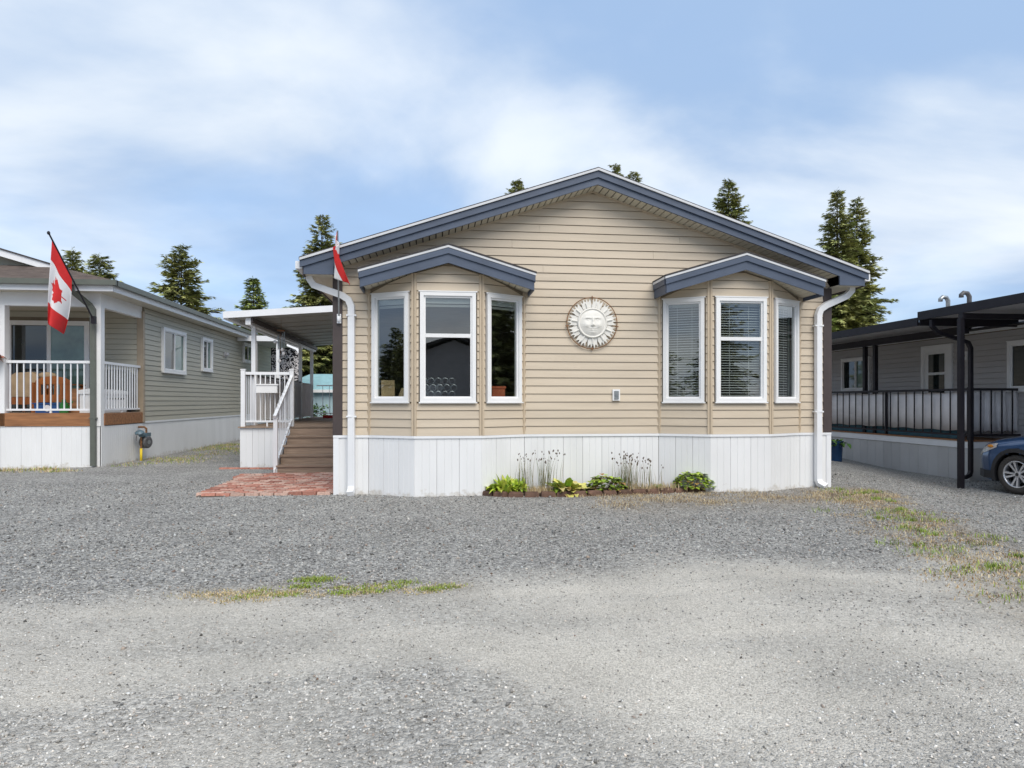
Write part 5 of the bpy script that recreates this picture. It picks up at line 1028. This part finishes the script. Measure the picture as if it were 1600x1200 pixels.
    hl.add(vs, [(3 * i + j, 3 * i + 3 + j, 3 * i + 4 + j, 3 * i + 1 + j) for i in range(8) for j in (0, 1)]); ob('headlight', hl, lamp_m, car, (0, 0, 0))
    ob('indicator', MB().blob((1.83, s * (w_(1.83) + .0), zt_(1.83) - .135), .035, 1.6, .35, .8), amber, car); ob('lower_lip', MB().bar([(1.75, s * (w_(1.75) * .965), .30), (2.0, s * (w_(2.0) * .965), .30), (2.17, s * (w_(2.17) * .97), .31)], .05, .14), plastic, car, (0, 0, 0)); ob('tail_lamp', MB().blob((-2.13, s * .78, .98), .09, .5, 1.1, .8), red, car)
ob('grille', MB().box(2.20, -.42, .40, 2.285, .42, .66), plastic, car, (0, 0, 0)); ob('underbody', MB().box(-1.9, -.7, .2, 1.9, .7, .35), plastic, car)
tc_ = R(90 + 10)                       # heading: nearly +Y, turned slightly to -X
car.rotation_euler.z = tc_; hd = Vector((math.cos(tc_), math.sin(tc_), 0)); lf = Vector((-math.sin(tc_), math.cos(tc_), 0))
wpos = Vector((10.12, 10.64, float(gz(10.12, 10.64)))); car.location = wpos - hd * WXF - lf * .86
car.location.z = -.203
# ------------------------------------------------------------------ conifers
def conifer(H, Rb, seed, z0=0.0, dens=1.0, droop=.25, gap=.0):
    """crown of drooping boughs carrying many small needle sprays; returns V,F,C with trunk base at the origin"""
    r = np.random.default_rng(seed); P = []; D = []; Sz = []; Cc = []; br = MB()
    z = z0
    while z < H - .15:
        u = (z - z0) / (H - z0); rad = Rb * (1 - u) ** .85 * r.uniform(.82, 1.12) + .12; nb_ = max(3, int(r.integers(5, 9) * (1 if u < .8 else .8)))
        a0 = r.uniform(0, 6.28)
        for b in range(nb_):
            if r.uniform() < gap: continue
            a = a0 + b * 6.28 / nb_ + r.normal(0, .25); ln = rad * r.uniform(.6, 1.15); d = np.array([math.cos(a), math.sin(a)]); rise = .42 * u + r.normal(0, .07) + .05
            n = max(5, int(ln * 11 * dens)); t = (np.arange(n) + r.uniform(0, 1, n)) / n; t = t[t > .12]; n = len(t)
            zz = z + ln * (rise * t - droop * (1 + .5 * (1 - u)) * t * t + .14 * t ** 4)
            if ln > .5: br.sweep([(0, 0, z), (d[0] * ln * .5, d[1] * ln * .5, z + ln * (rise * .5 - droop * .3)), (d[0] * ln * .9, d[1] * ln * .9, z + ln * (rise * .9 - droop * .95))], [(-.012 * ln, -.008 * ln), (.012 * ln, -.008 * ln), (0, .012 * ln)])
            for side in (-1, 1, 0):
                m = n; q = np.stack([d[0] * ln * t, d[1] * ln * t, zz], -1) + r.normal(0, .025, (m, 3))
                ang = a + side * r.uniform(.5, 1.1, m) + r.normal(0, .15, m); L_ = (.20 + .34 * (1 - t) * min(1.4, ln / 1.2)) * r.uniform(.7, 1.3, m)
                P.append(q); D.append(np.stack([np.cos(ang), np.sin(ang), -.30 + .35 * u + r.normal(0, .18, m)], -1)); Sz.append(L_); Cc.append(np.clip(r.normal(1, .25, m) * (1.0 + .5 * (t > .75)), .45, 2.0))
        z += r.uniform(.14, .25) * (1 if H > 9 else .85)
    P.append(np.stack([r.normal(0, .03, 40), r.normal(0, .03, 40), np.linspace(H - 1.0, H, 40)], -1)); aa = r.uniform(0, 6.28, 40); D.append(np.stack([np.cos(aa), np.sin(aa), .7 + 0 * aa], -1)); Sz.append(np.linspace(.28, .07, 40)); Cc.append(np.ones(40))
    P = np.concatenate(P); D = np.concatenate(D); S_ = np.concatenate(Sz); Cc = np.concatenate(Cc); n = len(P)
    side = np.cross(D, np.array([0, 0, 1.0])); side /= np.linalg.norm(side, axis=1)[:, None]; tilt = r.normal(0, .5, (n, 1)); side = side + np.array([0, 0, 1.0]) * tilt
    w = (S_ * .21)[:, None]; e = P + D * S_[:, None]
    # each spray: two narrow leaflets forking from the twig
    V = np.stack([P, P + D * (S_ * .45)[:, None] + side * w, e + side * w * .9, P + D * (S_ * .55)[:, None] + side * w * .15,
                  P, P + D * (S_ * .45)[:, None] - side * w, e - side * w * .6 + np.array([0, 0, -.03]), P + D * (S_ * .6)[:, None] - side * w * .1], 1).reshape(-1, 3)
    kk = np.arange(n) * 8; F = np.concatenate([np.stack([kk, kk + 1, kk + 2, kk + 3], -1), np.stack([kk + 4, kk + 7, kk + 6, kk + 5], -1)])
    return V, F, np.repeat(np.stack([Cc * 1.02, Cc, Cc * .95], -1), 8, 0), br
CR = {}
def tree(x, y, top, Rb, seed, label, mat=needle, z0=0.0, dens=1.0, gap=0.0, droop=.25):
    t = thing('conifer_tree', (x, y, -.2), label, 'tree', 'conifers behind the houses'); key = (round(top, 1), Rb, seed)
    V, F, C, br = conifer(top, Rb, seed, z0, dens, droop, gap)
    o = np_obj('crown', V + np.array([x, y, 0]), F, mat, t, C, (x, y, 0)); br.v = [(a + x, b + y, c) for a, b, c in br.v]
    ob('boughs', br, bark, t, (x, y, 0))
    ob('trunk', MB().sweep([(x, y, -.3), (x, y, top * .5), (x, y, top - .25)], [(math.cos(i * 1.047) * .02 * top, math.sin(i * 1.047) * .02 * top) for i in range(6)]), bark, t)
    tr = t.children[-1]; me = tr.data
    for v in me.vertices: f = max(.06, 1 - (v.co.z + .0) / (top + .3)); v.co.x *= f; v.co.y *= f
    return t
tree(-19.0, 38, 9.6, 1.9, 1, 'pointed conifer left of the pair behind the sage house roof', z0=4)
tree(-15.8, 34, 8.45, 2.2, 2, 'broad conifer right of the pair behind the sage house roof', z0=3.5, gap=.1)
tree(-11.4, 32, 8.6, 2.6, 3, 'large brownish conifer above the middle of the sage house roof', z0=3, gap=.08)
tree(-10.3, 40, 8.6, 2.0, 4, 'light green conifer between the sage house and the patio cover', needle2, z0=2)
tree(-5.5, 34, 10.6, 2.7, 5, 'tall conifer behind the patio cover at the house eave', z0=2.2)
tree(5.6, 45, 16.4, 2.6, 6, 'conifer tip just above the left roof slope', z0=11)
tree(12.3, 45, 17.75, 2.4, 7, 'conifer tip just right of the roof ridge', z0=12, gap=.3)
tree(13.6, 45, 17.25, 2.0, 17, 'second smaller conifer tip right of the roof ridge', z0=13, gap=.3)
tree(19.1, 42, 16.0, 2.6, 8, 'conifer standing above the right roof slope', z0=9, gap=.05)
tree(21.6, 34, 12.9, 2.6, 9, 'tall left stem of the twin conifers right of the roof', z0=2.5)
tree(23.4, 35, 12.8, 2.4, 10, 'tall right stem of the twin conifers right of the roof', z0=2.5, droop=.3)
tree(19.6, 33, 7.6, 2.2, 12, 'bushy lighter conifer below the twin conifers by the eave', needle2, z0=1)
tree(-3.6, 38, 7.5, 2.8, 13, 'dark bushy tree behind the pale blue shed', z0=.8)
tree(-7.4, 44, 7.0, 2.8, 14, 'dark conifer behind the leaf screen', z0=.8)
shr = thing('leafy_shrub', (-4.6, 27.5, 0), 'leafy green shrub in front of the pale blue shed', 'shrub')
sp_ = [((-4.75 + random.gauss(0, .28), 27.5 + random.gauss(0, .2), random.uniform(.3, 1.25)), random.uniform(0, 6.28), random.uniform(.1, .2), .09, random.uniform(-.2, 1.2), .4, random.choice([(.08, .16, .04), (.12, .22, .05), (.05, .11, .03)])) for i in range(420)]
V, F_, C = leaf_mesh(sp_, 3); np_obj('foliage', V, F_, leafm, shr, np.array(C), (-4.75, 27.5, .3)); ob('stem', MB().tube([(-4.75, 27.5, -.1), (-4.75, 27.5, .9)], .03, 6), bark, shr)
# ------------------------------------------------------------------ across the road (seen only as reflections in the window glass)
oh = thing('dark_gable_house', (-1, -14, 0), 'dark gable house across the road mirrored in the bay panes', 'house')
ob('walls', MB().box(-3.5, -24, 0, 5.5, -14, 2.9).prism([(-3.5, -14, 2.9), (5.5, -14, 2.9), (1, -14, 4.5)], (0, -10, 0)), greyv, oh); ob('roof', MB().prism([(-4.1, -13.5, 2.75), (1, -13.5, 4.65), (1, -13.5, 4.8), (-4.1, -13.5, 2.9)], (0, -11, 0)).prism([(6.1, -13.5, 2.75), (6.1, -13.5, 2.9), (1, -13.5, 4.8), (1, -13.5, 4.65)], (0, -11, 0)), shingle, oh)
f = ob('window', MB().box(2.4, -13.98, 1.0, 4.0, -13.94, 2.3), white, oh); ob('pane', MB().box(2.5, -13.935, 1.1, 3.9, -13.93, 2.2), dglass, f); f = ob('door', MB().box(-.6, -13.98, .1, .4, -13.94, 2.2), white, oh); ob('knob', MB().blob((.3, -13.9, 1.1), .04), pipe_g, f)
def copy_tree(src, x, y, sc, rz, label, group):
    t = src.copy(); COL.objects.link(t); t.location = (x, y, -.2); t.scale = (sc, sc, sc); t.rotation_euler.z = rz; t['label'] = label; t['group'] = group
    for ch in src.children:
        c = ch.copy(); COL.objects.link(c); c.parent = t
    return t
AG = 'conifers across the road'
ta = tree(-13, -17, 9.5, 3.0, 30, 'dark conifer across the road mirrored in the bay panes', z0=1.2, dens=.5); ta['group'] = AG
tb = tree(18, 1.0, 8.5, 3.2, 31, 'dark conifer beyond the carport mirrored in the bay panes', z0=.8, dens=.5)
tb['group'] = 'trees beyond the carport'
for i, (x, y, sc) in enumerate(((-17, -14, .9), (-21, -19, 1.1), (-30, -8, .74), (-33, -5, .72), (-36, -10, .82), (-38, -7, .86), (-31, -13, .78), (-28, -6, .6), (-29, -10, .66), (-9, -22, 1.0), (9, -20, 1.0), (13, -17, .8), (17, -19, 1.05), (22, -16, .95), (26, -20, 1.1))):
    copy_tree(ta if i % 2 else tb, x, y, sc, i * 1.3, 'dark conifer across the road mirrored in the bay panes', AG)
copy_tree(ta, 22, -1.5, .95, 2, 'dark conifer beyond the carport mirrored in the bay panes', 'trees beyond the carport')
